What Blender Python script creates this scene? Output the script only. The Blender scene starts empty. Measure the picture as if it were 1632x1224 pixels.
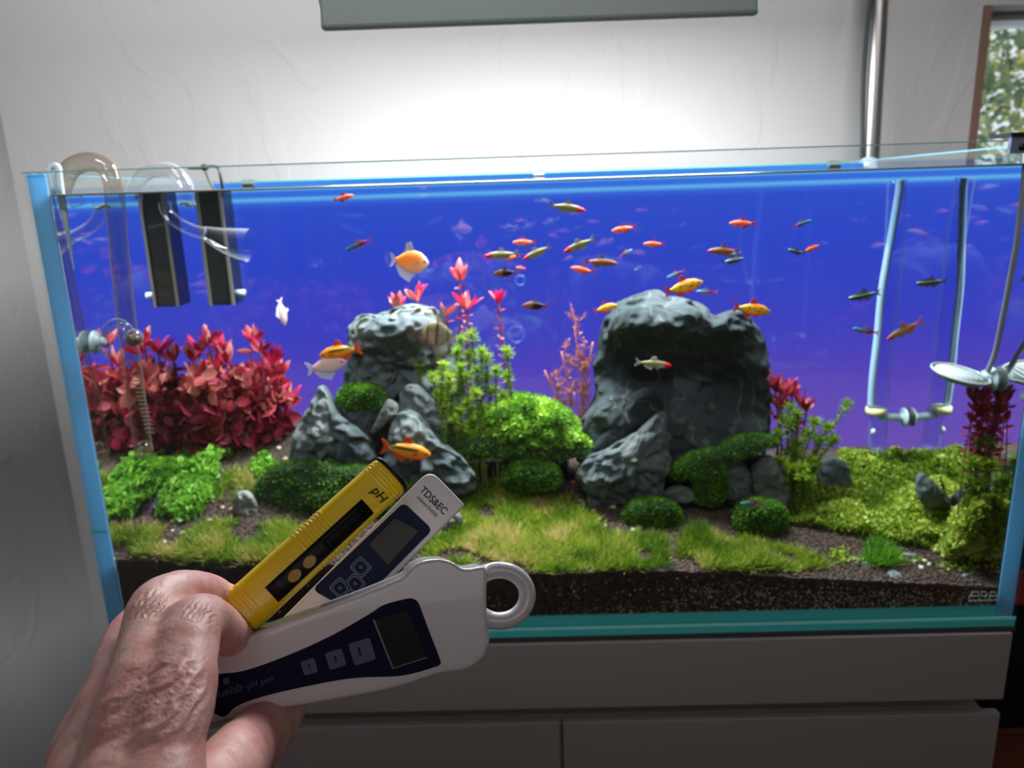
import bpy, bmesh, math, random
import numpy as np
from mathutils import Vector, Matrix, Euler, noise
random.seed(7); rng = np.random.default_rng(7)
scn = bpy.context.scene
COL = scn.collection
PI = math.pi
def S(r, g, b):
    f = lambda v: (v/255/12.92) if v/255 <= .04045 else ((v/255+.055)/1.055)**2.4
    return (f(r), f(g), f(b), 1)

# ---------------------------------------------------------------- camera, world, lights, exposure
FPX = 1190.0
CAM = Vector((.42302, -.65896, .41937))
cd = bpy.data.cameras.new('camera'); cam = bpy.data.objects.new('camera', cd); COL.objects.link(cam)
cam.location = CAM; cam.rotation_euler = (1.32252, .03093, .00825)
cd.sensor_width = 36; cd.lens = FPX/1632*36; cd.clip_start = .02; cd.clip_end = 100
cd.dof.use_dof = True; cd.dof.focus_distance = .335; cd.dof.aperture_fstop = 14
scn.camera = cam
CR = cam.rotation_euler.to_matrix()
def ray(px, py): return CR @ Vector(((px-816)/FPX, (612-py)/FPX, -1))
def hp(px, py, D): return CAM + ray(px, py)*D
def at(px, py, Y):
    d = ray(px, py); return CAM + d*((Y-CAM.y)/d.y)
def depth(p): return -(CR.transposed() @ (p-CAM)).z
def pxs(p): return depth(p)/FPX      # metres per pixel there

w = bpy.data.worlds.new('world'); scn.world = w; w.use_nodes = True
bg = w.node_tree.nodes['Background']; bg.inputs[0].default_value = (.80, .90, 1, 1); bg.inputs[1].default_value = 1.1
scn.view_settings.view_transform = 'Standard'; scn.view_settings.look = 'None'
scn.view_settings.exposure = 0; scn.view_settings.gamma = 1; scn.view_settings.use_curve_mapping = False
scn.cycles.transparent_max_bounces = 32
scn.cycles.max_bounces = 10
scn.cycles.caustics_reflective = False; scn.cycles.caustics_refractive = False
def area(name, loc, rot, sx, sy, e, col=(1, 1, 1), spread=PI):
    l = bpy.data.lights.new(name, 'AREA'); l.shape = 'RECTANGLE'; l.size = sx; l.size_y = sy; l.energy = e; l.color = col; l.spread = spread
    o = bpy.data.objects.new(name, l); o.location = loc; o.rotation_euler = rot; COL.objects.link(o); return o
LAMP_C = at(862, 37, .08); LAMP_Z = LAMP_C.z
LAMP_TILT = math.radians(8)
area('aquarium_lamp_light', (.45, .165, LAMP_Z+.036), (LAMP_TILT, 0, 0), .50, .14, 14.5, (.97, .99, 1))
area('added_wall_fill', (.1, -1.35, 1.66), (math.radians(66), 0, math.radians(-4)), 1.1, .25, 7.5, (1, .985, .97), math.radians(58))  # added fill aimed at the wall over the tank, not a lamp of the room
# added room fill from behind the camera; no window stands there
area('added_room_fill', (1.2, -2.45, 1.27), (math.radians(90), 0, 0), 1.6,   .85, 5.6, (1, .95, .92))

# ---------------------------------------------------------------- materials
def nt(name):
    m = bpy.data.materials.new(name); m.use_nodes = True; t = m.node_tree
    return m, t, t.nodes, t.links
def pr(name, col, rough=.5, metal=0, spec=.5, col2=None, scale=20, detail=4, bump=0, bscale=60, sss=0, coat=0, emis=None, estr=0, ramp=(.35, .65), bdist=.002, coords='Object'):
    m, t, n, l = nt(name); b = n['Principled BSDF']
    b.inputs['Base Color'].default_value = col; b.inputs['Roughness'].default_value = rough; b.inputs['Metallic'].default_value = metal
    b.inputs['Specular IOR Level'].default_value = spec; b.inputs['Coat Weight'].default_value = coat
    if sss:
        b.inputs['Subsurface Weight'].default_value = sss; b.inputs['Subsurface Radius'].default_value = (.006, .0025, .0015); b.inputs['Subsurface Scale'].default_value = 1
    if emis: b.inputs['Emission Color'].default_value = emis; b.inputs['Emission Strength'].default_value = estr
    tc = n.new('ShaderNodeTexCoord')
    if col2:
        x = n.new('ShaderNodeTexNoise'); x.inputs['Scale'].default_value = scale; x.inputs['Detail'].default_value = detail
        l.new(tc.outputs[coords], x.inputs['Vector'])
        r = n.new('ShaderNodeValToRGB'); r.color_ramp.elements[0].position = ramp[0]; r.color_ramp.elements[1].position = ramp[1]
        r.color_ramp.elements[0].color = col; r.color_ramp.elements[1].color = col2
        l.new(x.outputs['Fac'], r.inputs[0]); l.new(r.outputs[0], b.inputs['Base Color'])
    if bump:
        x = n.new('ShaderNodeTexNoise'); x.inputs['Scale'].default_value = bscale; x.inputs['Detail'].default_value = 6
        l.new(tc.outputs[coords], x.inputs['Vector'])
        bp = n.new('ShaderNodeBump'); bp.inputs['Strength'].default_value = bump; bp.inputs['Distance'].default_value = bdist
        l.new(x.outputs['Fac'], bp.inputs['Height']); l.new(bp.outputs[0], b.inputs['Normal'])
    return m
def leafmat(name, stops, rough=.5, trans=.35):
    """colour from the per-piece random attribute 'rnd'; thin leaves let some light through"""
    m, t, n, l = nt(name); b = n['Principled BSDF']; out = n['Material Output']
    a = n.new('ShaderNodeAttribute'); a.attribute_name = 'rnd'
    r = n.new('ShaderNodeValToRGB'); e = r.color_ramp.elements
    e[0].position = stops[0][0]; e[0].color = stops[0][1]; e[1].position = stops[-1][0]; e[1].color = stops[-1][1]
    for p, c in stops[1:-1]:
        q = e.new(p); q.color = c
    l.new(a.outputs['Fac'], r.inputs[0]); l.new(r.outputs[0], b.inputs['Base Color']); b.inputs['Roughness'].default_value = rough
    tr = n.new('ShaderNodeBsdfTranslucent'); l.new(r.outputs[0], tr.inputs[0])
    mx = n.new('ShaderNodeMixShader'); mx.inputs[0].default_value = trans
    l.new(b.outputs[0], mx.inputs[1]); l.new(tr.outputs[0], mx.inputs[2]); l.new(mx.outputs[0], out.inputs[0])
    return m
def leafmat_obj(name, c1, c2, c3, rough=.45, trans=.35):
    """one leaf per object: colour from object random, paler towards the tip"""
    m, t, n, l = nt(name); b = n['Principled BSDF']; out = n['Material Output']
    oi = n.new('ShaderNodeObjectInfo'); r = n.new('ShaderNodeValToRGB'); e = r.color_ramp.elements
    e[0].color = c1; e[1].color = c3; q = e.new(.5); q.color = c2
    l.new(oi.outputs['Random'], r.inputs[0]); l.new(r.outputs[0], b.inputs['Base Color']); b.inputs['Roughness'].default_value = rough
    tr = n.new('ShaderNodeBsdfTranslucent'); l.new(r.outputs[0], tr.inputs[0])
    mx = n.new('ShaderNodeMixShader'); mx.inputs[0].default_value = trans
    l.new(b.outputs[0], mx.inputs[1]); l.new(tr.outputs[0], mx.inputs[2]); l.new(mx.outputs[0], out.inputs[0])
    return m
def clear(name, tint=(1, 1, 1, 1), ior=1.45, thin=True, edge=None, edgepow=.35, rough=.0):
    m, t, n, l = nt(name); n.remove(n['Principled BSDF']); out = n['Material Output']
    tp = n.new('ShaderNodeBsdfTransparent'); tp.inputs[0].default_value = tint
    gl = n.new('ShaderNodeBsdfGlossy'); gl.inputs['Roughness'].default_value = rough; gl.inputs[0].default_value = (1, 1, 1, 1)
    fr = n.new('ShaderNodeFresnel'); fr.inputs[0].default_value = ior
    if thin:
        g = n.new('ShaderNodeNewGeometry'); mm = n.new('ShaderNodeMapRange')
        mm.inputs[3].default_value = ior; mm.inputs[4].default_value = 1/ior
        l.new(g.outputs['Backfacing'], mm.inputs[0]); l.new(mm.outputs[0], fr.inputs[0])
    mx = n.new('ShaderNodeMixShader'); l.new(fr.outputs[0], mx.inputs[0]); l.new(tp.outputs[0], mx.inputs[1]); l.new(gl.outputs[0], mx.inputs[2])
    last = mx
    if edge:
        lw = n.new('ShaderNodeLayerWeight'); lw.inputs[0].default_value = edgepow
        pw = n.new('ShaderNodeMath'); pw.operation = 'POWER'; pw.inputs[1].default_value = 2.0; l.new(lw.outputs['Facing'], pw.inputs[0])
        df = n.new('ShaderNodeBsdfPrincipled'); df.inputs['Base Color'].default_value = edge; df.inputs['Roughness'].default_value = .1
        m2 = n.new('ShaderNodeMixShader'); l.new(pw.outputs[0], m2.inputs[0]); l.new(mx.outputs[0], m2.inputs[1]); l.new(df.outputs[0], m2.inputs[2]); last = m2
    l.new(last.outputs[0], out.inputs[0])
    return m
def emit(name, col, s):
    m, t, n, l = nt(name); n.remove(n['Principled BSDF']); e = n.new('ShaderNodeEmission'); e.inputs[0].default_value = col; e.inputs[1].default_value = s
    l.new(e.outputs[0], n['Material Output'].inputs[0]); return m

def edge_mat(name, col):
    m, t, n, l = nt(name); b = n['Principled BSDF']; b.inputs['Base Color'].default_value = col; b.inputs['Roughness'].default_value = .1
    tr = n.new('ShaderNodeBsdfTranslucent'); tr.inputs[0].default_value = col
    mx = n.new('ShaderNodeMixShader'); mx.inputs[0].default_value = .6; l.new(b.outputs[0], mx.inputs[1]); l.new(tr.outputs[0], mx.inputs[2])
    l.new(mx.outputs[0], n['Material Output'].inputs[0]); return m

# ---------------------------------------------------------------- mesh helpers
class MB:
    def __init__(s): s.v = []; s.f = []
    def add(s, vs, fs):
        k = len(s.v); s.v += [tuple(x) for x in vs]; s.f += [tuple(k+i for i in f) for f in fs]; return s
    def box(s, a, b, M=None):
        x0, y0, z0 = a; x1, y1, z1 = b
        vs = [Vector(p) for p in ((x0,y0,z0),(x1,y0,z0),(x1,y1,z0),(x0,y1,z0),(x0,y0,z1),(x1,y0,z1),(x1,y1,z1),(x0,y1,z1))]
        if M: vs = [M @ v for v in vs]
        return s.add(vs, [(0,3,2,1),(4,5,6,7),(0,1,5,4),(1,2,6,5),(2,3,7,6),(3,0,4,7)])
    def tube(s, path, rad, n=10, caps=True, flat=None):
        path = [Vector(p) for p in path]; m = len(path)
        if not hasattr(rad, '__len__'): rad = [rad]*m
        t0 = (path[1]-path[0]).normalized(); u = t0.orthogonal().normalized(); vs = []
        for i, p in enumerate(path):
            t = (path[min(i+1, m-1)]-path[max(i-1, 0)]).normalized()
            u = (u - t*u.dot(t)).normalized(); w_ = t.cross(u)
            for k in range(n):
                a = 2*PI*k/n; vs.append(p + (u*math.cos(a)+w_*math.sin(a))*rad[i])
        fs = [(i*n+k, i*n+(k+1)%n, (i+1)*n+(k+1)%n, (i+1)*n+k) for i in range(m-1) for k in range(n)]
        if caps: fs += [tuple(range(n))[::-1], tuple(range((m-1)*n, m*n))]
        return s.add(vs, fs)
    def ball(s, c, r, nu=14, nv=9, M=None):
        if not hasattr(r, '__len__'): r = (r, r, r)
        vs = []; c = Vector(c)
        for j in range(nv+1):
            th = PI*j/nv
            for i in range(nu):
                a = 2*PI*i/nu; q = Vector((math.sin(th)*math.cos(a)*r[0], math.sin(th)*math.sin(a)*r[1], math.cos(th)*r[2]))
                if M: q = M @ q
                vs.append(c+q)
        fs = [(j*nu+i, (j+1)*nu+i, (j+1)*nu+(i+1)%nu, j*nu+(i+1)%nu) for j in range(nv) for i in range(nu)]
        return s.add(vs, fs)
    def prism(s, pts, fn, w0, w1):
        """outline pts (2d) mapped by fn(u,v,w)"""
        n = len(pts); vs = [fn(p[0], p[1], w0) for p in pts]+[fn(p[0], p[1], w1) for p in pts]
        return s.add(vs, [tuple(range(n))[::-1], tuple(range(n, 2*n))]+[(i, (i+1)%n, n+(i+1)%n, n+i) for i in range(n)])
    def build(s, name, mat, parent=None, smooth=False, merge=False, recalc=True):
        me = bpy.data.meshes.new(name); me.from_pydata(s.v, [], s.f)
        if merge or recalc:
            bm = bmesh.new(); bm.from_mesh(me)
            if merge: bmesh.ops.remove_doubles(bm, verts=bm.verts, dist=1e-6)
            bmesh.ops.recalc_face_normals(bm, faces=bm.faces)
            bm.to_mesh(me); bm.free()
        me.materials.append(mat)
        if smooth: me.polygons.foreach_set('use_smooth', [True]*len(me.polygons))
        o = bpy.data.objects.new(name, me); COL.objects.link(o)
        if parent: o.parent = parent
        return o
def tag(o, label=None, cat=None, group=None, kind=None):
    if label: o['label'] = label
    if cat: o['category'] = cat
    if group: o['group'] = group
    if kind: o['kind'] = kind
    return o
def empty(name, loc=(0, 0, 0)):
    o = bpy.data.objects.new(name, None); COL.objects.link(o); o.location = loc; o.empty_display_size = .01; return o
def thing(name, label, cat, loc=(0, 0, 0), group=None): return tag(empty(name, loc), label, cat, group)
def adopt(parent, *kids):
    """parts are built in world space; keep them there under a moved parent"""
    for k in kids: k.parent = parent; k.matrix_parent_inverse = Matrix.Translation(-parent.location)
    return kids[0]
def P(mb, name, mat, parent, smooth=True, **k):
    o = mb.build(name, mat, None, smooth, **k); adopt(parent, o); return o
def bevel(o, wd, seg=2, ang=40):
    m = o.modifiers.new('b', 'BEVEL'); m.width = wd; m.segments = seg; m.limit_method = 'ANGLE'; m.angle_limit = math.radians(ang); return o
def remesh(o, vox, it=8, fac=.5):
    m = o.modifiers.new('r', 'REMESH'); m.mode = 'VOXEL'; m.voxel_size = vox; m.use_smooth_shade = True
    if it:
        q = o.modifiers.new('s', 'SMOOTH'); q.factor = fac; q.iterations = it
    return o
def spline(pts, n=8, closed=False):
    pts = [Vector(p) for p in pts]; m = len(pts); out = []
    rngs = range(m if closed else m-1)
    for i in rngs:
        g = (lambda k: pts[k % m]) if closed else (lambda k: pts[min(max(k, 0), m-1)])
        a, b, c, d = g(i-1), g(i), g(i+1), g(i+2)
        for k in range(n):
            t = k/n
            out.append(.5*((2*b)+(c-a)*t+(2*a-5*b+4*c-d)*t*t+(3*b-a-3*c+d)*t**3))
    if not closed: out.append(pts[-1])
    return out
def interp(x, tab): return float(np.interp(x, [a for a, _ in tab], [b for _, b in tab]))

def scatter(name, tv, tf, pos, rot, scl, rnd, mat, parent=None, kind='stuff', smooth=False):
    """thousands of little pieces in one mesh. tv (k,3), pos (n,3), rot (n,3,3), scl (n,) or (n,3), rnd (n,)"""
    tv = np.asarray(tv, float); n = len(pos); k = len(tv)
    scl = np.asarray(scl, float)
    if scl.ndim == 1: scl = scl[:, None]*np.ones((1, 3))
    v = tv[None]*scl[:, None, :]
    v = np.einsum('nij,nkj->nki', rot, v)+np.asarray(pos)[:, None, :]
    v = v.reshape(-1, 3)
    sizes = np.array([len(f) for f in tf]); flat = np.concatenate([np.array(f) for f in tf])
    loops = (flat[None]+(np.arange(n)*k)[:, None]).reshape(-1)
    tot = np.tile(sizes, n); start = np.concatenate([[0], np.cumsum(tot)[:-1]])
    me = bpy.data.meshes.new(name); me.vertices.add(len(v)); me.vertices.foreach_set('co', v.reshape(-1))
    me.loops.add(len(loops)); me.loops.foreach_set('vertex_index', loops.astype(np.int32))
    me.polygons.add(len(tot)); me.polygons.foreach_set('loop_start', start.astype(np.int32)); me.polygons.foreach_set('loop_total', tot.astype(np.int32))
    me.update(calc_edges=True)
    a = me.attributes.new('rnd', 'FLOAT', 'POINT'); a.data.foreach_set('value', np.repeat(np.asarray(rnd, float), k))
    me.materials.append(mat)
    o = bpy.data.objects.new(name, me); COL.objects.link(o)
    if kind: o['kind'] = kind
    if parent: adopt(parent, o)
    return o
def rots(d, spin=None):
    """rotation matrices taking +z to direction d (n,3), spun at random"""
    d = np.asarray(d, float); d = d/np.linalg.norm(d, axis=1, keepdims=True); n = len(d)
    r = rng.normal(size=(n, 3)) if spin is None else spin
    x = np.cross(r, d); x /= np.linalg.norm(x, axis=1, keepdims=True)+1e-9; y = np.cross(d, x)
    return np.stack([x, y, d], axis=2)
# templates: z along the blade, x across
BLADE = ([(-.5,0,0),(.5,0,0),(.36,.10,.5),(-.36,.10,.5),(0,.35,1)], [(0,1,2,3),(3,2,4)])
LEAF = ([(0,0,0),(-.32,.03,.35),(.32,.03,.35),(-.30,.0,.7),(.30,.0,.7),(0,-.08,1),(0,-.05,.35),(0,-.08,.7)],
        [(0,6,1),(0,2,6),(1,6,7,3),(6,2,4,7),(3,7,5),(7,4,5)])
ROUND = ([(0,0,0),(-.45,.02,.35),(-.4,.0,.8),(0,-.05,1.),(.4,.0,.8),(.45,.02,.35)], [(0,1,2,3),(0,3,4,5)])

# ---------------------------------------------------------------- the room
YW = .62                                    # plaster wall behind the tank
XL = at(14, 250, YW).x; XR = at(1556, 120, YW).x
FLOOR = -.78; CEIL = 1.75
def plaster():
    m, t, n, l = nt('white_skip_trowel_plaster'); b = n['Principled BSDF']
    b.inputs['Base Color'].default_value = S(176, 176, 177); b.inputs['Roughness'].default_value = .7
    tc = n.new('ShaderNodeTexCoord'); mp = n.new('ShaderNodeMapping'); mp.inputs['Scale'].default_value = (9, 9, 4.2); l.new(tc.outputs['Object'], mp.inputs[0])
    x = n.new('ShaderNodeTexNoise'); x.inputs['Scale'].default_value = 1; x.inputs['Detail'].default_value = 3; x.inputs['Distortion'].default_value = .8; l.new(mp.outputs[0], x.inputs['Vector'])
    r = n.new('ShaderNodeValToRGB'); r.color_ramp.elements[0].position = .52; r.color_ramp.elements[1].position = .545; l.new(x.outputs['Fac'], r.inputs[0])
    y = n.new('ShaderNodeTexNoise'); y.inputs['Scale'].default_value = 14; y.inputs['Detail'].default_value = 5; l.new(tc.outputs['Object'], y.inputs['Vector'])
    a = n.new('ShaderNodeMath'); a.operation = 'MULTIPLY_ADD'; a.inputs[1].default_value = .5; l.new(r.outputs[0], a.inputs[0]); l.new(y.outputs['Fac'], a.inputs[2])
    bp = n.new('ShaderNodeBump'); bp.inputs['Strength'].default_value = .3; bp.inputs['Distance'].default_value = .004; l.new(a.outputs[0], bp.inputs['Height']); l.new(bp.outputs[0], b.inputs['Normal'])
    return m
M_PL = plaster()
M_WALL = pr('plain_wall_paint', S(205, 203, 198), .8)
M_JAMB = pr('brown_window_trim', S(120, 92, 80), .5)
M_WHITE = pr('white_paint', S(225, 225, 225), .5)
def struct(mb, name, mat, **k): return tag(mb.build(name, mat, **k), kind='structure')
HEAD = at(1600, 8, YW).z; SILL = .12; X2 = XR+1.1
struct(MB().box((XL-.02, YW, FLOOR), (XR, YW+.14, CEIL)), 'wall_back', M_PL)
struct(MB().box((XR, YW, HEAD), (X2, YW+.14, CEIL)), 'wall_back_header', M_PL)
struct(MB().box((XR, YW, FLOOR), (X2, YW+.14, SILL)), 'wall_back_below_window', M_PL)
struct(MB().box((X2, YW, FLOOR), (3.2, YW+.14, CEIL)), 'wall_back_right', M_PL)
struct(MB().box((XL-.12, -2.6, FLOOR), (XL, YW, CEIL)), 'wall_left', M_PL)
struct(MB().box((3.2, -2.6, FLOOR), (3.32, YW+.14, CEIL)), 'wall_right', M_WALL)
struct(MB().box((XL-.12, -2.72, FLOOR), (3.32, -2.6, CEIL)), 'wall_front', M_WALL)
struct(MB().box((XL-.12, -2.72, CEIL), (3.32, YW+.14, CEIL+.1)), 'ceiling', M_WALL)
M_FLOOR = pr('dark_red_brown_wood', S(98, 50, 30), .35, col2=S(70, 34, 22), scale=5)
fl = struct(MB().box((XL-.12, -2.72, FLOOR-.05), (3.32, YW+.14, FLOOR-.006)), 'floor', M_FLOOR)
# plank boards of the floor where it can be seen, right of the cabinet
for i in range(6):
    for j in range(2):
        x0 = .86+i*.125; y0 = -.9+j*.75
        o = MB().box((x0, y0, FLOOR-.006), (x0+.122, y0+.745, FLOOR)).build('plank', M_FLOOR, fl)
        bevel(o, .001, 1)
wn = tag(MB().box((XR-.001, YW-.004, SILL), (XR+.011, YW+.142, HEAD)).build('window_1', M_JAMB), kind='structure')
fr = MB()
for a, b in (((XR+.011, YW+.08, SILL), (XR+.05, YW+.13, HEAD)), ((X2-.05, YW+.08, SILL), (X2, YW+.13, HEAD)), ((XR+.05, YW+.08, SILL), (X2-.05, YW+.13, SILL+.04))):
    fr.box(a, b)
fr.build('window_frame', M_JAMB, wn)
MB().box((XR+.01, YW-.03, SILL-.02), (X2, YW+.08, SILL)).build('window_sill', M_WHITE, wn)
MB().box((XR+.012, YW+.055, HEAD-.012), (X2, YW+.13, HEAD)).build('blind_rail', M_WHITE, wn)
M_PANE = clear('window_glass', (.99, 1, .99, 1))
MB().box((XR+.05, YW+.1, SILL+.04), (X2-.05, YW+.104, HEAD)).build('window_pane', M_PANE, wn)
# trees outside
M_TREE = leafmat('garden_leaves', [(0, S(110, 128, 100)), (.35, S(150, 168, 138)), (.7, S(185, 198, 160)), (1, S(215, 215, 165))], .8, .5)
M_TREE2 = leafmat('yellowing_garden_leaves', [(0, S(110, 120, 60)), (.5, S(190, 185, 90)), (1, S(225, 205, 120))], .8, .5)
M_BARK = pr('bark', S(90, 80, 65), .9)
def tree(x, y, z0, h, r, mat, n, label, seed):
    t = thing('garden_tree', label, 'tree', (x, y, z0), 'trees outside the window')
    g = np.random.default_rng(seed)
    P(MB().tube([(x, y, z0), (x+.1, y, z0+h*.5), (x, y, z0+h)], [.12, .08, .03], 8), 'trunk', M_BARK, t)
    for k in range(5):
        a = k*1.3; P(MB().tube([(x, y, z0+h*(.3+.1*k)), (x+math.cos(a)*r*.7, y+math.sin(a)*r*.7, z0+h*(.5+.1*k))], [.04, .01], 6), 'branch', M_BARK, t)
    c = g.normal(size=(40, 3))*np.array([r*.55, r*.55, h*.24])+np.array([x, y, z0+h*.6])
    pos = c[g.integers(0, 40, n)]+g.normal(size=(n, 3))*r*.17
    scatter('crown', *LEAF, pos, rots(g.normal(size=(n, 3))), g.uniform(.05, .09, n), g.uniform(0, 1, n), mat, t)
tree(4.3, 3.9, -1.6, 4.4, 1.3, M_TREE, 26000, 'grey-green leafy tree outside the window', 3)
tree(6.6, 7.9, -1.6, 7.5, 1.6, M_TREE2, 20000, 'yellowing tree behind the grey-green tree outside the window', 4)

# ---------------------------------------------------------------- cabinet under the tank
M_CAB = pr('white_lacquer_cabinet', S(152, 145, 145), .5)
M_CABI = pr('cabinet_recess', S(150, 142, 138), .6)
cab = thing('tank_cabinet', 'white lacquered cabinet with a top drawer and two doors carrying the aquarium', 'cabinet', (.45, .22, FLOOR))
CF = -.006
zt = -.012; z1 = at(1600, 1115, CF).z; z2 = at(1592, 1137, CF).z
xr0 = at(1620, 1000, CF).x-.002
P(MB().box((.0, .0035, FLOOR), (.9-.018, .455, z2-.002)).box((.0, .02, z2-.002), (.86, .455, z1+.003)), 'body', M_CABI, cab, False)
bevel(P(MB().box((-.002, CF, z1), (xr0, .46, zt)), 'drawer', M_CAB, cab, False), .0015)
xs = at(895, 1165, CF).x
for i, (a, b) in enumerate(((-.002, xs-.0015), (xs+.0015, xr0-.0005))):
    bevel(P(MB().box((a, CF, FLOOR+.03), (b, CF+.009, z2)), 'door', M_CAB, cab, False), .0015)
P(MB().box((.01, .06, FLOOR), (.89, .44, FLOOR+.03)), 'plinth', M_CABI, cab, False)
M_MAT = pr('grey_foam_mat', S(60, 60, 62), .9)
tag(MB().box((.0, -.003, -.012), (.9, .447, -.008)).build('foam_mat', M_MAT), 'thin grey foam mat between the aquarium and the cabinet top', 'mat')
# low wooden bench to the right with a dark box on it
bn = thing('wooden_bench', 'low red-brown wooden bench right of the white cabinet', 'bench', (1.3, .3, FLOOR))
for k in range(4): bevel(P(MB().box((1.03, -.1+k*.18, -.53), (1.75, .075+k*.18, -.50)), 'plank', M_FLOOR, bn, False), .002)
for x in (1.06, 1.68):
    for y in (-.05, .55): P(MB().box((x, y, FLOOR), (x+.05, y+.05, -.53)), 'leg', M_FLOOR, bn, False)
q = at(1618, 1112, .45); rp_ = at(1629, 935, .45)
bx = thing('storage_box', 'black box with a red patch standing on the wooden bench', 'box', (1.1, .5, -.5))
bevel(P(MB().box((1.06, .45, -.5), (1.5, .60, -.02)), 'body', pr('black_plastic', S(5, 5, 6), .6, spec=.2), bx, False), .006)
P(MB().box((rp_.x-.012, .446, rp_.z-.03), (rp_.x+.06, .451, rp_.z+.03)), 'front_panel', pr('red_plastic', S(95, 10, 20), .6), bx, False)

# ---------------------------------------------------------------- aquarium glass
W, H, DP, TH = .9, .45, .45, .010
WZ = .4305                                  # water level
M_GL = clear('aquarium_glass', (.975, .99, .99, 1), 1.42)
M_EDGE = edge_mat('blue_glass_edge', (.33, .72, 1, 1))
M_TEAL = pr('teal_polished_glass_edge', (.08, .62, .62, 1), .15, coat=.3)
M_RIM = pr('pale_green_glass_rim', S(110, 165, 155), .15)
M_SIL = pr('clear_silicone', S(130, 190, 215), .25)
aq = thing('aquarium', 'rimless rectangular glass aquarium full of water, plants and rocks on the white cabinet', 'aquarium', (.45, .225, 0))
def glassbox(name, a, b, label=None, mat=M_GL):
    o = P(MB().box(a, b), name, mat, aq, False)
    if label: o['label'] = label
    return o
glassbox('front_pane', (0, 0, 0), (W, .0035, H))
glassbox('back_pane', (TH, DP-TH, 0), (W-TH, DP-.004, H))
glassbox('side_pane', (0, .004, 0), (.004, DP, H)); glassbox('side_pane', (W-.004, .004, 0), (W, DP, H))
glassbox('bottom_pane', (0, .0, -.008), (W, DP, 0), 'teal polished bottom pane', M_TEAL)
# polished pane ends and rims: solid looking from every side
P(MB().box((.0006, .0042, .0006), (.0165, .0062, H-.001)), 'pane_edge', M_EDGE, aq, False)
P(MB().box((W-.0165, .0042, .0006), (W-.0006, .0062, H-.001)), 'pane_edge', M_EDGE, aq, False)
P(MB().box((.017, .0045, .0008), (W-.017, .0068, .0115)), 'bottom_edge', M_TEAL, aq, False)
P(MB().box((0, -.0002, H), (W, .0012, H+.0009)), 'front_rim', M_RIM, aq, False)
P(MB().box((TH, DP-TH, H-.002), (W-TH, DP-.004, H)), 'back_rim', M_RIM, aq, False)
P(MB().box((0, .008, H-.0012), (.004, DP, H)), 'side_rim', M_SIL, aq, False)
P(MB().box((W-.004, .008, H-.0012), (W, DP, H)), 'side_rim', M_SIL, aq, False)
# the joints of silicone seen as fine teal lines
P(MB().box((0, -.0004, -.0005), (W, .0004, .0026)), 'silicone_joint', pr('bright_teal_glass', S(150, 250, 248), .3), aq, False)
z0 = at(147, 850, 0).z
P(MB().box((.0008, .003, z0-.0012), (.0165, .0045, z0+.0012)), 'silicone_joint', pr('teal_seam', S(90, 200, 200), .2), aq, False)
# water
WX0, WX1, WY0, WY1 = .0168, W-.0168, .0072, DP-TH-.001
M_WAT = clear('water', (.985, .992, .998, 1), 1.33, thin=False)
tag(MB().box((WX0, WY0, .002), (WX1, WY1, WZ)).build('water', M_WAT), 'clear still water filling the aquarium almost to the rim', 'water', kind='stuff')
tag(MB().tube([(WX0, WY0-.0006, WZ+.0005), (W*.5, WY0-.0006, WZ+.0002), (WX1, WY0-.0006, WZ+.0004)], .0009, 8).build('waterline', pr('waterline_meniscus', S(120, 118, 112), .2)), 'thin dark line of the water surface against the front glass', 'waterline')
# engraved maker's mark low on the right of the front glass
M_MARK = pr('etched_glass_mark', S(205, 222, 218), .6)
mk = MB()
def stroke(mb, pts, wd, Y=-.0009, th=.0003):
    for a, b in zip(pts[:-1], pts[1:]):
        A = at(a[0], a[1], Y); B = at(b[0], b[1], Y); d = (B-A).normalized(); q = Vector((-d.z, 0, d.x))*wd/2
        mb.add([A-q-d*wd*.3, B-q+d*wd*.3, B+q+d*wd*.3, A+q-d*wd*.3]+[v+Vector((0, th, 0)) for v in (A-q, B-q, B+q, A+q)], [(0,1,2,3),(7,6,5,4),(0,4,5,1),(1,5,6,2),(2,6,7,3),(3,7,4,0)])
for pts in ([(1544,954),(1550,943.5),(1559,943.5),(1561,954)], [(1548,950),(1560,950)],
            [(1564,950.5),(1564,943.5),(1571,943.5),(1574,947),(1571,950.5),(1564,950.5)],
            [(1577,954),(1579,943.5),(1586,943.5),(1590,954)], [(1578,950),(1588,950)], [(1543,957.5),(1590,956.5)]):
    stroke(mk, pts, .00055)
P(mk, 'logo', M_MARK, aq, False, recalc=False)

# light screen behind the tank
def screen_mat():
    m, t, n, l = nt('blue_backlit_screen'); n.remove(n['Principled BSDF']); e = n.new('ShaderNodeEmission')
    tc = n.new('ShaderNodeTexCoord'); sp = n.new('ShaderNodeSeparateXYZ'); l.new(tc.outputs['Object'], sp.inputs[0])
    mr = n.new('ShaderNodeMapRange'); mr.inputs[1].default_value = 0; mr.inputs[2].default_value = .44; l.new(sp.outputs['Z'], mr.inputs[0])
    r = n.new('ShaderNodeValToRGB'); el = r.color_ramp.elements
    el[0].position = 0; el[0].color = S(118, 82, 190); el[1].position = 1; el[1].color = S(72, 150, 250)
    for p_, c_ in ((.30, S(98, 74, 198)), (.48, S(70, 70, 205)), (.75, S(50, 74, 212)), (.93, S(52, 84, 218)), (.95, S(60, 110, 230)), (.963, S(115, 205, 255)), (.971, S(58, 112, 236)), (.985, S(62, 128, 244))):
        q = el.new(p_); q.color = c_
    l.new(mr.outputs[0], r.inputs[0]); l.new(r.outputs[0], e.inputs[0]); e.inputs[1].default_value = 1.0
    l.new(e.outputs[0], n['Material Output'].inputs[0]); return m
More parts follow.
